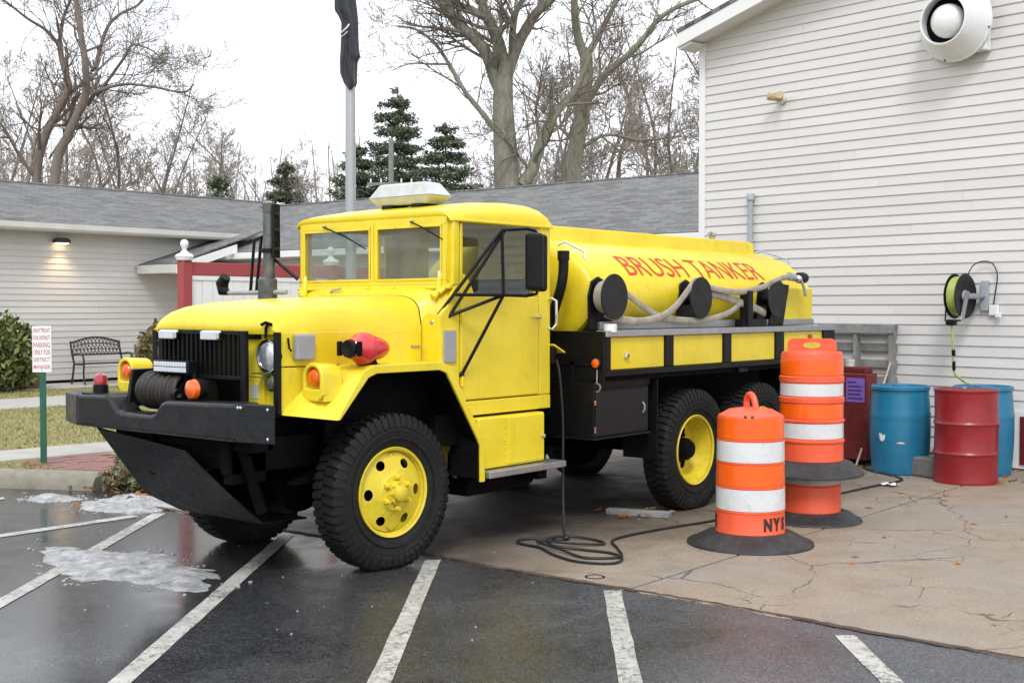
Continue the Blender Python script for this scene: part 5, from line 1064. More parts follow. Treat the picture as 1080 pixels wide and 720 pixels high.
# ---- tank
TA, TBh, TZ, TX0, TX1 = .90, .47, 1.74, 2.0, 5.62
def tp(x, th, off=0):
    c, s = math.cos(th), math.sin(th); nx, nz2 = c / TA, s / TBh; k = math.hypot(nx, nz2); return (x, -(TA * c + off * nx / k), TZ + TBh * s + off * nz2 / k)
rows = []
for x, k in ((TX0 - .045, .0), (TX0 - .04, .5), (TX0 - .03, .85), (TX0 - .012, .965), (TX0 + .01, 1), (3.0, 1), (4.0, 1), (5.0, 1), (TX1 - .01, 1), (TX1 + .012, .965), (TX1 + .03, .85), (TX1 + .04, .5), (TX1 + .045, 0)):
    r_ = []
    for i in range(65):
        p_ = tp(x, 2 * math.pi * i / 64); r_.append((x, p_[1] * max(k, .001), TZ + (p_[2] - TZ) * max(k, .001)))
    rows.append(r_)
tk = MB().grid(rows).build('water_tank', Y, T, ang=40)
for x in (2.05, 5.57): MB().grid([[tp(x + d_, 2 * math.pi * i / 64, o_) for i in range(65)] for d_, o_ in ((-.016, 0), (-.014, .006), (.014, .006), (.016, 0))]).build('seam_band', Y, tk, ang=40)
MB().prism([(-.27, 2.16), (-.25, 2.308), (.25, 2.308), (.27, 2.16)], 'x', 1.72, 5.60).build('top_walkway', Y, tk, smooth=False, bevel=.012, seg=3)
MB().prism([(-.27, 2.165), (-.25, 2.300), (.25, 2.300), (.27, 2.165)], 'x', 5.60, 5.66).build('walkway_end', Y, tk, smooth=False, bevel=.02)
MB().tube([(5.60, -.30, 2.20), (5.63, -.36, 2.215), (5.64, -.62, 2.13), (5.63, -.66, 2.09)], .009, 8).build('grab_rail', M['silver'], tk)
MB().tube([(2.06, -.50, 2.13), (2.10, -.56, 2.16), (2.16, -.70, 2.08), (2.14, -.72, 2.02)], .010, 8).build('grab_rail', M['silver'], tk)
for s_ in (2.6, 4.0, 5.2): B('tank_cradle', U, (s_ - .05, s_ + .05, -.8, .8, 1.18, 1.42), bevel=0)
ft = MB().lathe([(.03, 2.30), (.03, 2.345), (.04, 2.345), (.04, 2.37), (.001, 2.375)], (4.96, -.18, 0), 'z', 12).build('tank_fitting', M['grey_steel'], tk); MB().tube([(4.96, -.18, 2.36), (4.90, -.2, 2.375), (4.87, -.2, 2.36)], .014, 8).build('nozzle', M['silver'], ft)
B('pump_fairing', Y, (4.98, 5.64, -.905, -.86, 1.483, 1.84), bevel=.012); B('pump_fairing', Y, (4.98, 5.64, .86, .905, 1.483, 1.84), bevel=.012)
# lettering wrapped on the tank
me = text_mesh('BRUSH TANKER', .30, subdiv=2, xs=1.0, bold=-.002); xs_ = [v.co.x for v in me.vertices]; x0, x1 = min(xs_), max(xs_); y_ = [v.co.y for v in me.vertices]; yl, yh_ = min(y_), max(y_)
for v in me.vertices:
    u = (v.co.x - x0) / (x1 - x0); w = (v.co.y - yl) / (yh_ - yl); th = R(20.5 + 22.5 * w); v.co = Vector(tp(2.56 + u * (4.79 - 2.56) + .02 * w, th, .0045))
bm = bmesh.new(); bm.from_mesh(me); bm.verts.index_update(); seen = set(); groups = []
for v in bm.verts:          # one object per painted letter
    if v in seen: continue
    st_ = [v]; seen.add(v); g_ = set()
    while st_:
        q_ = st_.pop(); g_.add(q_)
        for e_ in q_.link_edges:
            w_ = e_.other_vert(q_)
            if w_ not in seen: seen.add(w_); st_.append(w_)
    groups.append(g_)
for g_ in groups:
    ix = {v: i for i, v in enumerate(g_)}; m2 = bpy.data.meshes.new('letter'); m2.from_pydata([v.co[:] for v in ix], [], [[ix[v] for v in f.verts] for f in bm.faces if f.verts[0] in ix]); link(m2, 'letter', M['red_letter'], tk, smooth=False)
bm.free()
# hose reels
for i, x in enumerate((2.08, 3.33, 4.66)):
    rl = MB().prism([(x - .13, 1.483), (x + .17, 1.483), (x + .13, 1.72), (x + .07, 1.85), (x - .02, 1.885), (x - .10, 1.85), (x - .14, 1.74)], 'y', -.905, -.885).build('hose_reel', K, T, smooth=False, bevel=.004)
    MB().lathe([(.001, 0), (.168, 0), (.172, -.004), (.172, -.010), (.168, -.014), (.001, -.014)], (x, -1.028, 1.732), 'y', 48).build('disc', M['disc'], rl)
    MB().lathe([(.06, 0), (.06, -.12)], (x, -.905, 1.732), 'y', 20).build('core', K, rl)
    if i == 0: MB().lathe([(.06, -.02), (.118, -.02), (.125, -.05), (.125, -.10), (.118, -.118), (.06, -.118)], (x, -.905, 1.732), 'y', 40).build('wound_hose', M['hose_grey'], rl)
    if i == 2: MB().prism([(x + .02, 1.484), (x + .30, 1.484), (x + .42, 1.86), (x + .2, 1.88)], 'y', -.94, -.92).build('gusset', K, rl, smooth=False)
B('hose_post', K, (4.12, 4.21, -1.04, -.95, 1.483, 1.80), bevel=.008); B('hose_post_base', K, (4.08, 4.5, -1.02, -.90, 1.483, 1.55), bevel=.008)
mb = MB().lathe([(.05, -.03), (.05, .03)], (2.02, -1.04, 1.50), 'z', 12, True); mb.build('rail_cap', M['white'], T)
# cab to tank coolant hose and shore-power inlet
MB().tube(spline([(1.76, -.80, 2.05), (1.76, -.80, 1.93), (1.75, -.79, 1.82), (1.76, -.74, 1.70), (1.78, -.66, 1.55), (1.78, -.6, 1.42)], 5), .038, 12).build('intake_hose', K, T)
MB().tube([(1.76, -.80, 2.0), (1.76, -.80, 2.07)], .045, 12).build('hose_collar', K, T)
mb = MB().box(1.64, 1.70, -.79, -.74, 1.30, 1.36); mb.box(1.642, 1.66, -.80, -.76, 1.24, 1.30); mb.build('power_inlet', K, T, smooth=False, bevel=.006)
MB().slab([(1.645, -.80, 1.375), (1.755, -.82, 1.315), (1.755, -.75, 1.315), (1.645, -.75, 1.375)], .012).build('inlet_flap', Y, T, smooth=False, bevel=.003)

# fire hoses lie on the truck: things of their own
def at(pts): return [(x + 5.57, y + 6.35, z) for x, y, z in pts]
def flat_hose(name, pts, w, t, label, m):
    P = spline(at(pts), 8); rows = []
    for i, p in enumerate(P):
        tg = (P[min(i + 1, len(P) - 1)] - P[max(i - 1, 0)]).normalized(); nn = Vector((0, -1, 0)); nn = (nn - tg * nn.dot(tg)).normalized(); bb = tg.cross(nn)
        tw = .5 + .35 * math.sin(i * .21); rows.append([tuple(p + (bb * math.cos(a) * w + nn * math.sin(a) * t * (1 + tw)) ) for a in [2 * math.pi * k / 12 for k in range(13)]])
    return tag(MB().grid(rows).build(name, m), label, 'fire hose')
flat_hose('fire_hose', [(3.36, -.97, 1.86), (3.28, -1.0, 1.865), (3.13, -1.03, 1.79), (2.9, -1.045, 1.65), (2.68, -1.05, 1.575), (2.39, -1.04, 1.545), (2.18, -1.0, 1.57), (2.06, -.96, 1.61)], .031, .008, 'pale flattened fire hose sagging from the middle reel to the front reel', M['hose_grey'])
flat_hose('fire_hose', [(2.22, -.965, 1.80), (2.36, -.97, 1.745), (2.71, -.985, 1.60), (3.02, -1.0, 1.555), (3.43, -1.0, 1.548), (3.82, -1.0, 1.60), (4.05, -.985, 1.675), (4.12, -.94, 1.70)], .026, .007, 'grey fire hose slung low along the bed rail under the middle reel', M['hose_grey'])
flat_hose('fire_hose', [(3.45, -.97, 1.84), (3.66, -1.0, 1.805), (4.0, -1.01, 1.785), (4.37, -1.03, 1.83), (4.70, -1.03, 1.91), (4.90, -1.02, 1.935), (5.0, -1.01, 1.935)], .026, .008, 'fire hose running over the top of the rear reel to its nozzle', M['hose_grey'])
flat_hose('fire_hose', [(3.45, -.96, 1.79), (3.71, -.975, 1.755), (4.05, -.98, 1.70), (4.25, -.985, 1.665), (4.42, -.98, 1.63), (4.55, -.97, 1.60)], .034, .008, 'slack fire hose passing behind the black post to the rear reel', M['hose_grey'])
nz2_ = empty('hose_nozzle', at([(5.0, -1.01, 1.93)])[0], 'black and chrome fire hose nozzle hanging at the rear reel', 'nozzle')
MB().tube([(-.06, 0, .01), (.05, 0, 0)], [.04, .036], 14).build('coupling', M['grey_steel'], nz2_); MB().tube([(.05, 0, 0), (.12, 0, .0), (.125, 0, 0), (.2, 0, .0), (.25, 0, .0)], [.03, .034, .05, .055, .048], 14).build('barrel', K, nz2_)
MB().ball((.07, -.03, -.01), .035, n=12, m=8).build('valve', M['chrome'], nz2_); MB().tube([(.07, -.05, -.01), (.12, -.06, -.09), (.16, -.06, -.17)], [.012, .014, .016], 8).build('handle', M['grey_steel'], nz2_)
# ------------------------------------------------------------------ traffic drums
CAMD = lambda x, y: math.atan2(-y, -x)          # heading from a spot towards the lot entrance where one stands
def band(r0, r1, z0, z1, o=.004, n=48):
    return MB().lathe([(r0 - .002, z0), (r0 + o, z0 + .002), (r1 + o, z1 - .002), (r1 - .002, z1)], (0, 0, 0), 'z', n)
def wrap_letters(parent, txt, size, r, zc, angs, m):
    for ch, a in zip(txt, angs):
        me = text_mesh(ch, size, subdiv=1, bold=.006, xs=.75)
        for v in me.vertices: t = a + v.co.x / r; v.co = Vector((r * math.cos(t), r * math.sin(t), zc + v.co.y))
        link(me, 'stencil_letter', m, parent, smooth=False)
# front drum with ring handle
d1 = empty('traffic_drum', (7.74, 4.22, 0), 'front orange and white traffic drum with ring handle and stencilled letters', 'traffic drum')
MB().lathe([(.246, .062), (.246, .085), (.240, .095), (.236, .24), (.241, .246), (.236, .252), (.234, .41), (.239, .415), (.234, .42), (.231, .575), (.236, .58), (.231, .585), (.229, .735), (.234, .74), (.229, .745), (.226, .895), (.222, .905), (.15, .945), (.06, .958), (.001, .96)], (0, 0, 0), 'z', 56).build('body', M['salmon'], d1)
for z0, z1, m in ((.258, .406, 'white_sheet'), (.425, .571, 'orange_sheet'), (.590, .731, 'white_sheet'), (.750, .892, 'orange_sheet')):
    f = lambda z: .2365 - (z - .24) * .0155; band(f(z0), f(z1), z0, z1).build('reflective_band', M[m], d1, ang=60)
MB().lathe([(.246, .098), (.25, .10), (.30, .088), (.40, .035), (.436, .022), (.44, .008), (.436, .0)], (0, 0, 0), 'z', 56).build('rubber_base', M['rubber_base'], d1)
fa = CAMD(7.74, 4.22); cx = Vector((math.cos(fa + .5), math.sin(fa + .5), 0)); up_ = Vector((0, 0, 1))
P = [cx * -.055 + up_ * .935, cx * -.06 + up_ * 1.0, cx * -.035 + up_ * 1.035, cx * .0 + up_ * 1.045, cx * .035 + up_ * 1.03, cx * .06 + up_ * .99, cx * .08 + up_ * .93]
MB().tube(spline(P, 4), .022, 10).build('handle', M['salmon'], d1)
for s_ in (-.16, .05): a = fa + s_; MB().lathe([(.012, 0), (.001, .003)], (.223 * math.cos(a), .223 * math.sin(a), .905), (math.cos(a), math.sin(a), .3), 8).build('bolt_hole', M['black_ink'], d1)
wrap_letters(d1, 'NYS', .115, .2425, .165, [fa + R(a) for a in (30, 48, 66)], M['black_ink'])
wrap_letters(d1, 'NYS', .115, .2425, .165, [fa + R(a) for a in (-112, -94, -75)], M['black_ink'])
# the two nested drums behind
d2 = empty('traffic_drum', (8.91, 4.33, 0), 'lower traffic drum of the nested pair, only its dirty foot showing', 'traffic drum')
MB().lathe([(.232, .05), (.232, .07), (.228, .08), (.225, .28), (.23, .286), (.225, .292), (.222, .45), (.215, .9), (.10, .93), (.001, .93)], (0, 0, 0), 'z', 48).build('body', M['orange'], d2)
band(.2245, .222, .30, .43).build('reflective_band', mat('grimy_white_sheeting', (.36, .35, .33), .45, var=.2, scale=6, dirt=.6, dirtcol=(.15, .14, .13)), d2)
MB().lathe([(.235, .085), (.25, .085), (.30, .07), (.36, .03), (.385, .02), (.39, .006), (.385, 0)], (0, 0, 0), 'z', 48).build('rubber_base', M['rubber_base'], d2)
d3 = empty('traffic_drum', (8.91, 4.33, .36), 'tall upper traffic drum stacked on another, with flat top tab', 'traffic drum')
zz = lambda z: z - .36
MB().lathe([(.246, .06), (.246, .085), (.243, .10), (.242, .255), (.252, .262), (.252, .275), (.241, .283), (.241, .41), (.250, .418), (.250, .43), (.239, .437), (.239, .56), (.248, .566), (.248, .60), (.237, .61), (.237, .715), (.246, .722), (.246, .76), (.235, .77), (.235, .925), (.225, .95), (.10, .962), (.001, .963)], (0, 0, 0), 'z', 56).build('body', M['salmon'], d3)
for z0, z1, m in ((.290, .408, 'white_sheet'), (.445, .556, 'orange_sheet'), (.615, .712, 'white_sheet'), (.775, .89, 'orange_sheet')):
    f = lambda z: .2405 - (z - .29) * .009; band(f(z0), f(z1), z0, z1, .003).build('reflective_band', M[m], d3, ang=60)
MB().lathe([(.246, .118), (.26, .12), (.31, .10), (.37, .035), (.395, .022), (.398, .006), (.39, 0), (.24, .0)], (0, 0, 0), 'z', 56).build('rubber_base', M['rubber_base'], d3)
fa3 = CAMD(8.91, 4.33); tx = Vector((-math.sin(fa3), math.cos(fa3), 0)); nn = Vector((math.cos(fa3), math.sin(fa3), 0))
o2 = [(-.185, .955), (.185, .955), (.185, 1.02), (.172, 1.04), (.15, 1.052), (-.15, 1.052), (-.172, 1.04), (-.185, 1.02)]
hole = [(.055 * math.cos(a) * 1.2, 1.0 + .024 * math.sin(a)) for a in [2 * math.pi * i / 16 for i in range(16)]]
bm = bmesh.new(); vo = [bm.verts.new(tx * p[0] + Vector((0, 0, p[1]))) for p in o2]; vh = [bm.verts.new(tx * p[0] + Vector((0, 0, p[1]))) for p in hole]
es = [bm.edges.new((vo[i], vo[(i + 1) % 8])) for i in range(8)] + [bm.edges.new((vh[i], vh[(i + 1) % 16])) for i in range(16)]
bmesh.ops.triangle_fill(bm, use_beauty=True, edges=es); me = bpy.data.meshes.new('top_tab'); bm.to_mesh(me); bm.free(); link(me, 'top_tab', M['salmon'], d3, smooth=False, solid=.035)

# ------------------------------------------------------------------ barrels and clutter along the wall
def poly_barrel(loc, label, flakes, rz=0):
    b = empty('barrel', loc, label, 'barrel', 'barrels by the white wall', rz)
    prof = [(.001, .0), (.25, .0), (.266, .012), (.272, .05)] + [(.272 + .021 * math.sin(math.pi * (z - .05) / .78), z) for z in np.linspace(.06, .82, 24)] + [(.276, .83), (.285, .838), (.285, .868), (.276, .876), (.262, .876), (.258, .85), (.001, .85)]
    prof = [(r + (.006 if abs(z - .31) < .012 or abs(z - .59) < .012 else 0), z) for r, z in prof]; MB().lathe(prof, (0, 0, 0), 'z', 48).build('body', M['blue_barrel'], b, ang=40)
    for x, y in ((.12, .1), (-.12, -.1)): MB().lathe([(.03, .85), (.03, .872), (.001, .874)], (x, y, 0), 'z', 14).build('bung', M['blue_barrel'], b)
    if flakes:
        fa = CAMD(*loc[:2])
        for pts, zc, a0 in (([(-.035, .035), (-.01, .04), (.01, .02), (.04, .03), (.035, -.02), (.01, -.045), (-.02, -.03), (-.025, 0)], .375, -.62), ([(-.04, -.005), (.0, .012), (.04, .005), (.045, -.008)], .325, .0)):
            r = .298; MB().add([(r * math.cos(fa + a0 + x / r), r * math.sin(fa + a0 + x / r), zc + z) for x, z in pts], [tuple(range(len(pts)))]).build('torn_label', M['paper'], b, smooth=False)
    return b
poly_barrel((12.06, 4.90, 0), 'blue plastic barrel with torn white label beside the dark red tank', True)
poly_barrel((12.50, 4.23, 0), 'blue plastic barrel mostly hidden behind the red steel barrel', False)
b = empty('barrel', (11.80, 4.15, 0), 'dented dull red steel barrel with two rolling hoops', 'barrel', 'barrels by the white wall')
prof = [(.001, .012), (.278, .012), (.29, .0), (.294, .01), (.29, .03)]
for zc in (.285, .565): prof += [(.287, zc - .028), (.292, zc - .014), (.301, zc), (.292, zc + .014), (.287, zc + .028)]
prof += [(.286, .84), (.29, .862), (.297, .87), (.297, .882), (.288, .886), (.280, .88), (.280, .86), (.001, .86)]
mb = MB().lathe(prof, (0, 0, 0), 'z', 64); mb.v = [(x * (1 + .010 * math.sin(z * 9 + 3 * math.atan2(y, x)) * (1 if .05 < z < .84 else 0)), y * (1 + .010 * math.sin(z * 9 + 3 * math.atan2(y, x)) * (1 if .05 < z < .84 else 0)), z) for x, y, z in mb.v]
mb.build('body', M['red_barrel'], b, ang=40); MB().lathe([(.28, .861), (.282, .883), (.15, .878), (.001, .872)], (0, 0, 0), 'z', 40).build('lid', M['dark_red'], b); MB().lathe([(.03, .878), (.03, .892), (.001, .893)], (.16, .08, 0), 'z', 12).build('bung', M['silver'], b)
o = MB().box(-.19, .19, -.10, .10, 0, .19).build('cinder_block', M['block'], None, smooth=False, bevel=.02); o.location = (11.93, 4.56, .004); o.rotation_euler = (0, 0, 1.2); tag(o, 'dark grey concrete block between the blue and red barrels', 'block')
# dark red steel tank
rt_ = empty('steel_tank', tuple(W(1.75, .62)), 'dark red steel tank with purple notice behind the stacked traffic drums', 'tank')
bx(rt_, 'body', M['dark_red'], 1.185, 2.0, .68, .88, .05, .965, bevel=.015); bx(rt_, 'lid', M['dark_red'], 1.225, 1.96, .70, .85, .965, 1.03, bevel=.012); bx(rt_, 'skid', M['under'], 1.22, 1.95, .70, .86, .0, .05)
wchild(MB().lathe([(.045, 1.03), (.045, 1.075), (.05, 1.075), (.05, 1.10), (.001, 1.105)], tuple(W(1.46, .77)), 'z', 14), 'filler_cap', M['gutter'], rt_)
nt = bx(rt_, 'notice', M['purple'], 1.215, 1.435, .88, .884, .66, .915, bevel=0)
for i, (a, w) in enumerate(((1.415, .10), (1.415, .16), (1.415, .17), (1.415, .15), (1.415, .18))): bx(rt_, 'printed_line', M['ink'], a - w, a, .884, .8855, .86 - i * .042, .875 - i * .042, bevel=0)
bx(rt_, 'paper_notice', M['paper'], 1.51, 1.62, .88, .884, .64, .92, bevel=0)
# grey wooden pallet against the wall
pl = empty('wooden_pallet', tuple(W(1.8, .1)), 'weathered grey wooden pallet standing on edge against the white siding', 'pallet')
for s_ in (1.36, 1.80, 2.24): bx(pl, 'stringer', M['wood_grey'], s_ - .022, s_ + .022, .06, .15, .02, 1.47, bevel=.004)
for i in range(8): z = 1.44 - i * .182; bx(pl, 'slat', M['wood_grey'], 1.33, 2.27, .042, .059, z - .09, z + (.03 if i == 0 else 0), bevel=.003)
bx(pl, 'slat', M['wood_grey'], 1.30, 2.28, .151, .168, 1.37, 1.47, bevel=.003)
tag(MB().tube([(12.21, 5.43, .01), (12.63, 5.42, .52), (13.06, 5.42, 1.05)], .012, 8).build('broom_handle', M['wood_pale']), 'pale wooden stick leaning on the pallet beside the blue barrel', 'stick')
# wall hose reel
hr = empty('hose_reel', tuple(W(.55, .0, 1.77)), 'wall mounted air hose reel wound with yellow green hose', 'hose reel')
rc = W(.49, .27, 1.77); ax2 = -WD
mb = MB().lathe([(.05, -.065), (.225, -.062), (.232, -.057), (.05, -.052)], rc, tuple(ax2), 36); wchild(mb, 'flange', M['black'], hr)
wchild(MB().lathe([(.05, .052), (.14, .052), (.225, .056), (.232, .061), (.225, .067), (.14, .063), (.11, .05), (.05, .05)], rc, tuple(ax2), 36), 'flange', M['disc'], hr)
mb = MB()
for i in range(6): mb.lathe([(.19 + .012 * math.cos(a), -.040 + i * .018 + .012 * math.sin(a)) for a in [k * math.pi / 4 for k in range(9)]], rc, tuple(ax2), 36)
wchild(mb, 'wound_hose', M['hose_yellow'], hr); wchild(MB().lathe([(.001, .085), (.04, .085), (.06, .065), (.06, -.06), (.001, -.06)], rc, tuple(ax2), 20), 'hub', M['grey_steel'], hr)
bx(hr, 'wall_plate', M['conduit'], .30, .38, .022, .05, 1.62, 1.93); P = [W(.41, .27, 1.77), W(.38, .16, 1.77), W(.35, .04, 1.77)]; wchild(MB().tube(P, .03, 8), 'arm', M['silver'], hr); wchild(MB().slab([W(.40, .31, 1.82), W(.40, .24, 1.82), W(.40, .35, 1.52), W(.40, .41, 1.52)], .012), 'guide_arm', M['silver'], hr, smooth=False)
wchild(MB().tube([W(.57, .40, 1.66), W(.57, .42, 1.52), W(.40, .42, 1.52)], .010, 6), 'guide_arm', M['black'], hr); wchild(MB().box(*(lambda c: (c.x - .035, c.x + .035, c.y - .05, c.y + .05, 1.47, 1.53))(W(.50, .42))), 'outlet_roller', M['black'], hr, smooth=False, bevel=.01)
wchild(MB().tube(spline([W(.50, .42, 1.48), W(.49, .40, 1.25), W(.50, .36, 1.0), W(.46, .30, .92), W(.44, .22, .88), W(.30, .2, .84)], 6), .012, 8), 'hose_end', M['hose_yellow'], hr); wchild(MB().tube([W(.49, .395, 1.22), W(.49, .385, 1.16)], .02, 8), 'hose_stop', M['black'], hr); wchild(MB().tube([W(.495, .375, 1.10), W(.498, .362, 1.01)], .018, 8), 'coupler', M['black'], hr)
wchild(MB().tube(spline([W(.44, .22, 1.92), W(.45, .16, 2.02), W(.42, .10, 2.10), W(.34, .06, 2.13), W(.25, .05, 2.10), W(.20, .05, 1.98), W(.22, .05, 1.80), W(.245, .04, 1.66)], 6), .007, 6), 'feed_cable', M['cord'], hr)
ob = empty('outlet_box', tuple(W(.24, .03, 1.62)), 'small white outlet box on the siding right of the hose reel', 'outlet'); bx(ob, 'cover', M['white'], .19, .29, .018, .05, 1.57, 1.68, bevel=.008); bx(ob, 'cover_flap', M['white'], .15, .21, .05, .075, 1.55, 1.60, bevel=.006)
# exhaust fan hood
fn = empty('exhaust_fan', tuple(W(.62, 0, 4.6)), 'round white exhaust fan hood high on the gable wall', 'fan'); c0 = W(.62, 0, 4.6); q = tuple(WN)
bx(fn, 'curb', M['fanwhite'], .305, .93, .018, .14, 4.29, 4.91, bevel=.01)
wchild(MB().lathe([(.375, .14), (.395, .15), (.395, .175), (.385, .18), (.375, .19), (.272, .40), (.258, .44), (.242, .445), (.236, .43), (.25, .38), (.26, .2)], c0, q, 56), 'shroud', M['fanwhite'], fn)
wchild(MB().lathe([(.255, .30), (.001, .30)], c0, q, 32), 'inner', M['under'], fn)
wchild(MB().lathe([(.13, .28), (.172, .30), (.175, .34), (.160, .39), (.11, .43), (.05, .45), (.001, .452)], c0, q, 40), 'motor_dome', M['fanwhite'], fn)
for a in (.3, 1.9, 3.4, 5.0):
    e = Vector((0, 0, 1)) * math.sin(a) + WD * math.cos(a); p = c0 + WN * .185 + e * .385; wchild(MB().ball(tuple(p), .012, n=8, m=5), 'screw', M['gunmetal'], fn)
M['cream'] = mat('yellowed_plastic', (.42, .33, .16), .5, var=.2)
# twin floodlight, conduit
fl = empty('floodlight', tuple(W(2.88, .02, 4.10)), 'small yellowed twin floodlight on the upper gable siding', 'light')
wchild(MB().lathe([(.05, .0), (.05, .05), (.001, .06)], W(2.88, .018, 4.10), q, 16), 'base', M['gutter'], fl)
for s_, m in ((2.95, 'cream'), (2.82, 'cream')): a0 = W(2.88, .06, 4.10); a1 = W(s_, .16, 4.13); wchild(MB().tube([a0, a0.lerp(a1, .5), a1, a1 + (a1 - a0) * .3], [.02, .03, .042, .046], 12), 'lamp_head', M[m], fl)
cd = empty('conduit_pipe', tuple(W(3.31, .06, 0)), 'grey vertical pipe with cap rising up the white siding', 'pipe'); wchild(MB().tube([W(3.31, .06, .1), W(3.31, .06, 2.95)], .032, 12), 'pipe', M['conduit'], cd); wchild(MB().lathe([(.033, 2.94), (.05, 2.95), (.052, 3.0), (.04, 3.03), (.001, 3.035)], W(3.31, .06), 'z', 14), 'cap', M['conduit'], cd)
for z in (.9, 2.2): wchild(MB().box(*(lambda c: (c.x - .05, c.x + .05, c.y - .06, c.y + .06, z, z + .03))(W(3.31, .045))), 'strap', M['silver'], cd, smooth=False)

# ------------------------------------------------------------------ red and white fence, flagpole, sign, bench
fe = empty('fence_panel', (9.07, 12.6, 0), 'white vinyl fence panels with red posts and rails behind the hood', 'fence')
x0 = 9.07
for i in range(3):
    x = x0 + 2.36 * i; ps = MB().box(x - .065 - 9.07, x + .065 - 9.07, -.065, .065, 0, 2.225).build('post', M['red_rail'], fe, smooth=False, bevel=.008)
    MB().lathe([(.001, 2.475), (.025, 2.47), (.043, 2.45), (.05, 2.42), (.043, 2.39), (.03, 2.372), (.026, 2.34), (.045, 2.325), (.05, 2.31), (.085, 2.30), (.105, 2.285), (.11, 2.262), (.10, 2.258), (.10, 2.235), (.09, 2.22)], (x - 9.07, 0, 0), 'z', 28).build('finial', M['white_paint'], ps)
    if i < 2:
        a, b_ = x + .065 - 9.07, x + 2.295 - 9.07; MB().box(a, b_, -.035, .035, 2.045, 2.205).build('top_rail', M['red_rail'], fe, smooth=False, bevel=.006); MB().box(a, b_, -.03, .03, .10, .26).build('bottom_rail', M['red_rail'], fe, smooth=False, bevel=.006); MB().box(a, b_, -.028, .028, 1.985, 2.043).build('trim_rail', M['white_paint'], fe, smooth=False, bevel=.004)
        n = 14; w = (b_ - a - .06) / n
        bme = MB().box(0, w - .006, -.016, .016, .26, 1.985).mesh('panel_board'); bme.materials.append(M['white_paint'])
        for k in range(n): o = bpy.data.objects.new('panel_board', bme); C.objects.link(o); o.parent = fe; o.location = (a + .03 + k * w, random.uniform(-.002, .002), 0)
        MB().box(a, a + .028, -.024, .024, .26, 1.985).build('jamb', M['white_paint'], fe, smooth=False); MB().box(b_ - .028, b_, -.024, .024, .26, 1.985).build('jamb', M['white_paint'], fe, smooth=False)
fp = empty('flagpole', (10.02, 10.70, 0), 'tall silver flagpole rising behind the cab windscreen', 'flagpole'); MB().tube([(0, 0, 0), (0, 0, 3.1), (0, 0, 8.5)], [.068, .062, .045], 20).build('pole', M['pole'], fp); MB().lathe([(.13, 0), (.13, .03), (.08, .08), (.07, .09)], (0, 0, 0), 'z', 20).build('base', M['pole'], fp); MB().ball((0, 0, 8.57), .08).build('ball', M['chrome'], fp)
# limp black flag wrapped down the pole
k = 14.5 / 1310; rows = []; ed = [(-60, 350, 377), (-30, 353, 376), (0, 354, 376), (13, 354, 377.5), (19, 358, 378), (26, 361, 378.5), (40, 360.5, 378.5), (55, 359.5, 379), (61, 358.8, 380.5), (66, 358.5, 377.5), (78, 359, 377), (88, 363, 377), (93, 366, 375), (96, 369, 373)]
Fx = np.array([(e[0], e[1], e[2]) for e in ed], float); Yg = np.linspace(-60, 96, 60)
for yy in Yg:
    l_, r_ = np.interp(yy, Fx[:, 0], Fx[:, 1]), np.interp(yy, Fx[:, 0], Fx[:, 2]); z = 1.65 + (324.5 - yy) * k; c_ = ((l_ + r_) / 2 - 370) * k; hw = (r_ - l_) / 2 * k; row = []
    for i in range(49):
        a = 2 * math.pi * i / 48; fold = 1 + .16 * math.sin(a * 5 + z * 3.0) + .10 * math.sin(a * 9 - z * 5) ; xx = c_ + hw * math.cos(a) * (1 + .05 * math.sin(a * 5 + z * 3)); dd = .10 * math.sin(a) * fold
        p = Vector((10.02, 10.70, z)) + RT * xx + FW * dd; row.append(tuple(p))
    rows.append(row)
fg = MB().grid(rows).build('flag', M['flag'], ang=80); tag(fg, 'limp black flag hanging wrapped around the flagpole', 'flag')
def fpt(px, py, o): return tuple(Vector((10.02, 10.70, 1.65 + (324.5 - py) * k)) + RT * ((px - 370) * k) - FW * o)
mb = MB(); P = spline([fpt(360.8, 38, .075), fpt(364, 36.5, .115), fpt(368, 33, .125), fpt(370.5, 29.5, .12)], 4); mb.tube(P, .010, 5); P = spline([fpt(361.5, 42, .085), fpt(365, 40.5, .118), fpt(369, 37, .125)], 4); mb.tube(P, .006, 5); mb.build('emblem_edge', M['paper'], fg)
# parking sign
sg = empty('parking_sign', (6.80, 11.88, 0), 'small white parking sign with faded red lettering on a green post', 'sign', rz=R(-52))
MB().prism([(-.03, -.012), (.03, -.012), (.03, .012), (.012, .026), (-.012, .026), (-.03, .012)], 'z', 0, 1.42).build('post', M['green_post'], sg, smooth=False)
pn = MB().box(-.10, .10, -.022, -.014, .985, 1.462).build('panel', M['white'], sg, smooth=False, bevel=.004)
for i, tx_ in enumerate(('RIGHT FRONT', 'FOR DISTRICT', 'PARKING', 'ONLY FOR', 'DISTRICT', 'MANAGER')):
    me = text_mesh(tx_, .072 if i in (2, 3) else .058, bold=.001); w = max(v.co.x for v in me.vertices) - min(v.co.x for v in me.vertices); sx_ = min(1.0, .172 / w)
    for v in me.vertices: v.co = Vector((v.co.x * sx_, -.0235, 1.415 - i * .075 + v.co.y))
    link(me, 'lettering', M['red_ink'], pn, smooth=False)
for z in (1.44, 1.01): MB().lathe([(.008, -.022), (.006, -.027), (.001, -.028)], (0, 0, z), 'y', 8).build('bolt', M['silver'], sg)
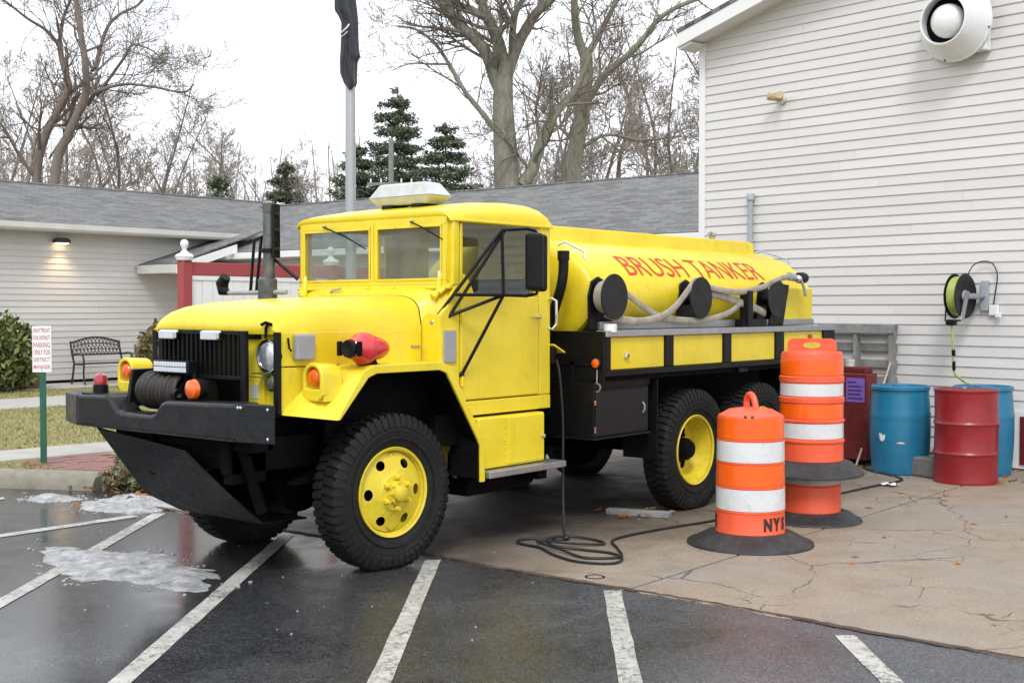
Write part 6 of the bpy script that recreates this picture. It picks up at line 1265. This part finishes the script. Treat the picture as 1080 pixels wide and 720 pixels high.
# bench: cast iron ends, lattice back
be = empty('garden_bench', (14.9, 23.62, .04), 'black cast iron garden bench with lattice back against the siding', 'bench'); I = M['iron']
x0, x1 = -.60, .56
for x in (x0, x1):
    lg = MB().tube([(x, .22, 0), (x, .15, .25), (x, .12, .44), (x, .20, .66), (x, .26, .90)], .022, 8).build('leg', I, be); MB().tube(spline([(x, -.30, 0), (x, -.24, .22), (x, -.26, .43), (x, -.22, .60), (x, -.10, .64), (x, .10, .62), (x, .18, .64)], 4), .02, 8).build('arm', I, lg); MB().tube([(x, -.26, .42), (x, .13, .42)], .018, 6).build('seat_support', I, lg)
mb = MB(); zt = lambda x: .86 + .12 * max(0, math.cos(x / .60 * 1.35)) ** 1.5; bp_ = lambda x, z: (x, .16 + (z - .6) * .25, z); xc = (x0 + x1) / 2
mb.tube([bp_(xc + u, zt(u)) for u in np.linspace(-.58, .58, 17)], .020, 8); mb.tube([bp_(x0, .62), bp_(x1, .62)], .016, 8); mb.build('back_frame', I, be)
mb = MB()
for i in range(13):
    u = -.52 + i * .087; 
    for s_ in (-1, 1): mb.tube([bp_(xc + u, .62), bp_(xc + u + s_ * .06, .62 + (zt(u) - .62) * .33), bp_(xc + u - s_ * .03, .62 + (zt(u) - .62) * .66), bp_(xc + u + s_ * .05, zt(u))], .010, 5)
for f in (.33, .66): mb.tube([bp_(xc + u, .62 + (zt(u) - .62) * f) for u in np.linspace(-.56, .56, 13)], .009, 5)
mb.build('back_lattice', I, be)
for i in range(6): MB().box(x0, x1, -.25 + i * .066, -.205 + i * .066, .425, .445).build('seat_slat', I, be, smooth=False, bevel=.006)
pt = empty('planter_box', (13.05, 23.3, .04), 'brown wooden planter box between the shrub and the bench', 'planter'); MB().prism([(-.20, 0), (.20, 0), (.23, .34), (-.23, .34)], 'y', -.2, .2).build('box', M['terracotta'], pt, smooth=False, bevel=.008); MB().box(-.25, .25, -.22, .22, .34, .38).build('rim', M['terracotta'], pt, smooth=False, bevel=.006); MB().box(-.21, .21, -.18, .18, .33, .385).build('soil', M['soil'], pt, smooth=False)

# ------------------------------------------------------------------ cord, plank, litter
g = .016
cord = [(7.27, 5.57, 1.27), (7.28, 5.545, 1.15), (7.30, 5.53, .8), (7.26, 5.50, .35), (7.10, 5.37, .06), (6.98, 5.28, g), (6.86, 5.46, g), (6.75, 5.50, g), (6.66, 5.42, g), (6.63, 5.22, g), (6.50, 5.0, g), (6.42, 4.75, g), (6.50, 4.55, g), (6.66, 4.56, g), (6.78, 4.72, g), (6.76, 4.95, g), (6.70, 5.15, g + .01), (6.82, 5.30, g + .02), (7.05, 5.30, g + .01), (7.10, 5.10, g), (7.02, 4.96, g), (6.86, 5.08, g + .01), (6.72, 5.32, g + .02), (6.62, 5.02, g + .01), (6.55, 4.78, g), (6.72, 4.62, g), (6.95, 4.80, g), (7.20, 5.0, g), (7.7, 4.98, g), (8.3, 4.86, g), (8.9, 4.80, g), (9.6, 4.75, g), (10.4, 4.70, g), (11.0, 4.66, g), (11.35, 4.62, g), (11.6, 4.72, g), (12.1, 5.3, g), (12.8, 5.4, g)]
tag(MB().tube(spline(cord, 6), .009, 7).build('power_cord', M['cord']), 'black power cord coiled below the truck door and trailing to the barrels', 'cord')
tag(MB().ball((7.0, 5.27, .025), .03, .024, .02, 12, 8).build('cord_plug', M['cord']), 'black plug connector lying in the cord coil', 'plug')
o = MB().box(-.26, .26, -.045, .045, 0, .045).build('plank', M['wood_grey'], None, smooth=False, bevel=.005); o.location = (8.2, 5.46, .006); o.rotation_euler = (0, 0, math.atan2(-.5, .14)); tag(o, 'short grey wooden plank on the concrete before the rear wheel', 'plank')
mb = MB(); rg = random.Random(4)
mb.grid([[(11.0 + i * .022 + rg.uniform(-.006, .006), 4.52 + j * .03 + rg.uniform(-.008, .008), .012 + rg.uniform(0, .028)) for j in range(6)] for i in range(6)]); tag(mb.build('paper_scrap', M['paper'], smooth=False), 'crumpled white paper scrap on the concrete near the barrels', 'litter')
# pale grit chips on the ground
def chips():
    n = 150; mb = MB(); rg = random.Random(6)
    for i in range(n):
        if i < 100: x, y = rg.uniform(6.05, 11.5), rg.uniform(1.8, 5.4)
        else: x, y = rg.uniform(3.6, 6.0), rg.uniform(3.0, 9.0)
        s_ = rg.uniform(.003, .009) * (1.5 if rg.random() < .08 else 1); a = rg.random() * 6; z = .006 if x > 6 else .001
        v = [(x + s_ * math.cos(a + k * 2.1), y + s_ * math.sin(a + k * 2.1), z) for k in range(3)] + [(x, y, z + s_ * .8)]
        mb.add(v, [(0, 1, 3), (1, 2, 3), (2, 0, 3)])
    tag(mb.build('grit', M['walk'], smooth=False, fix=False), 'pale grit chips scattered over concrete and asphalt', 'grit', kind='stuff')
chips()
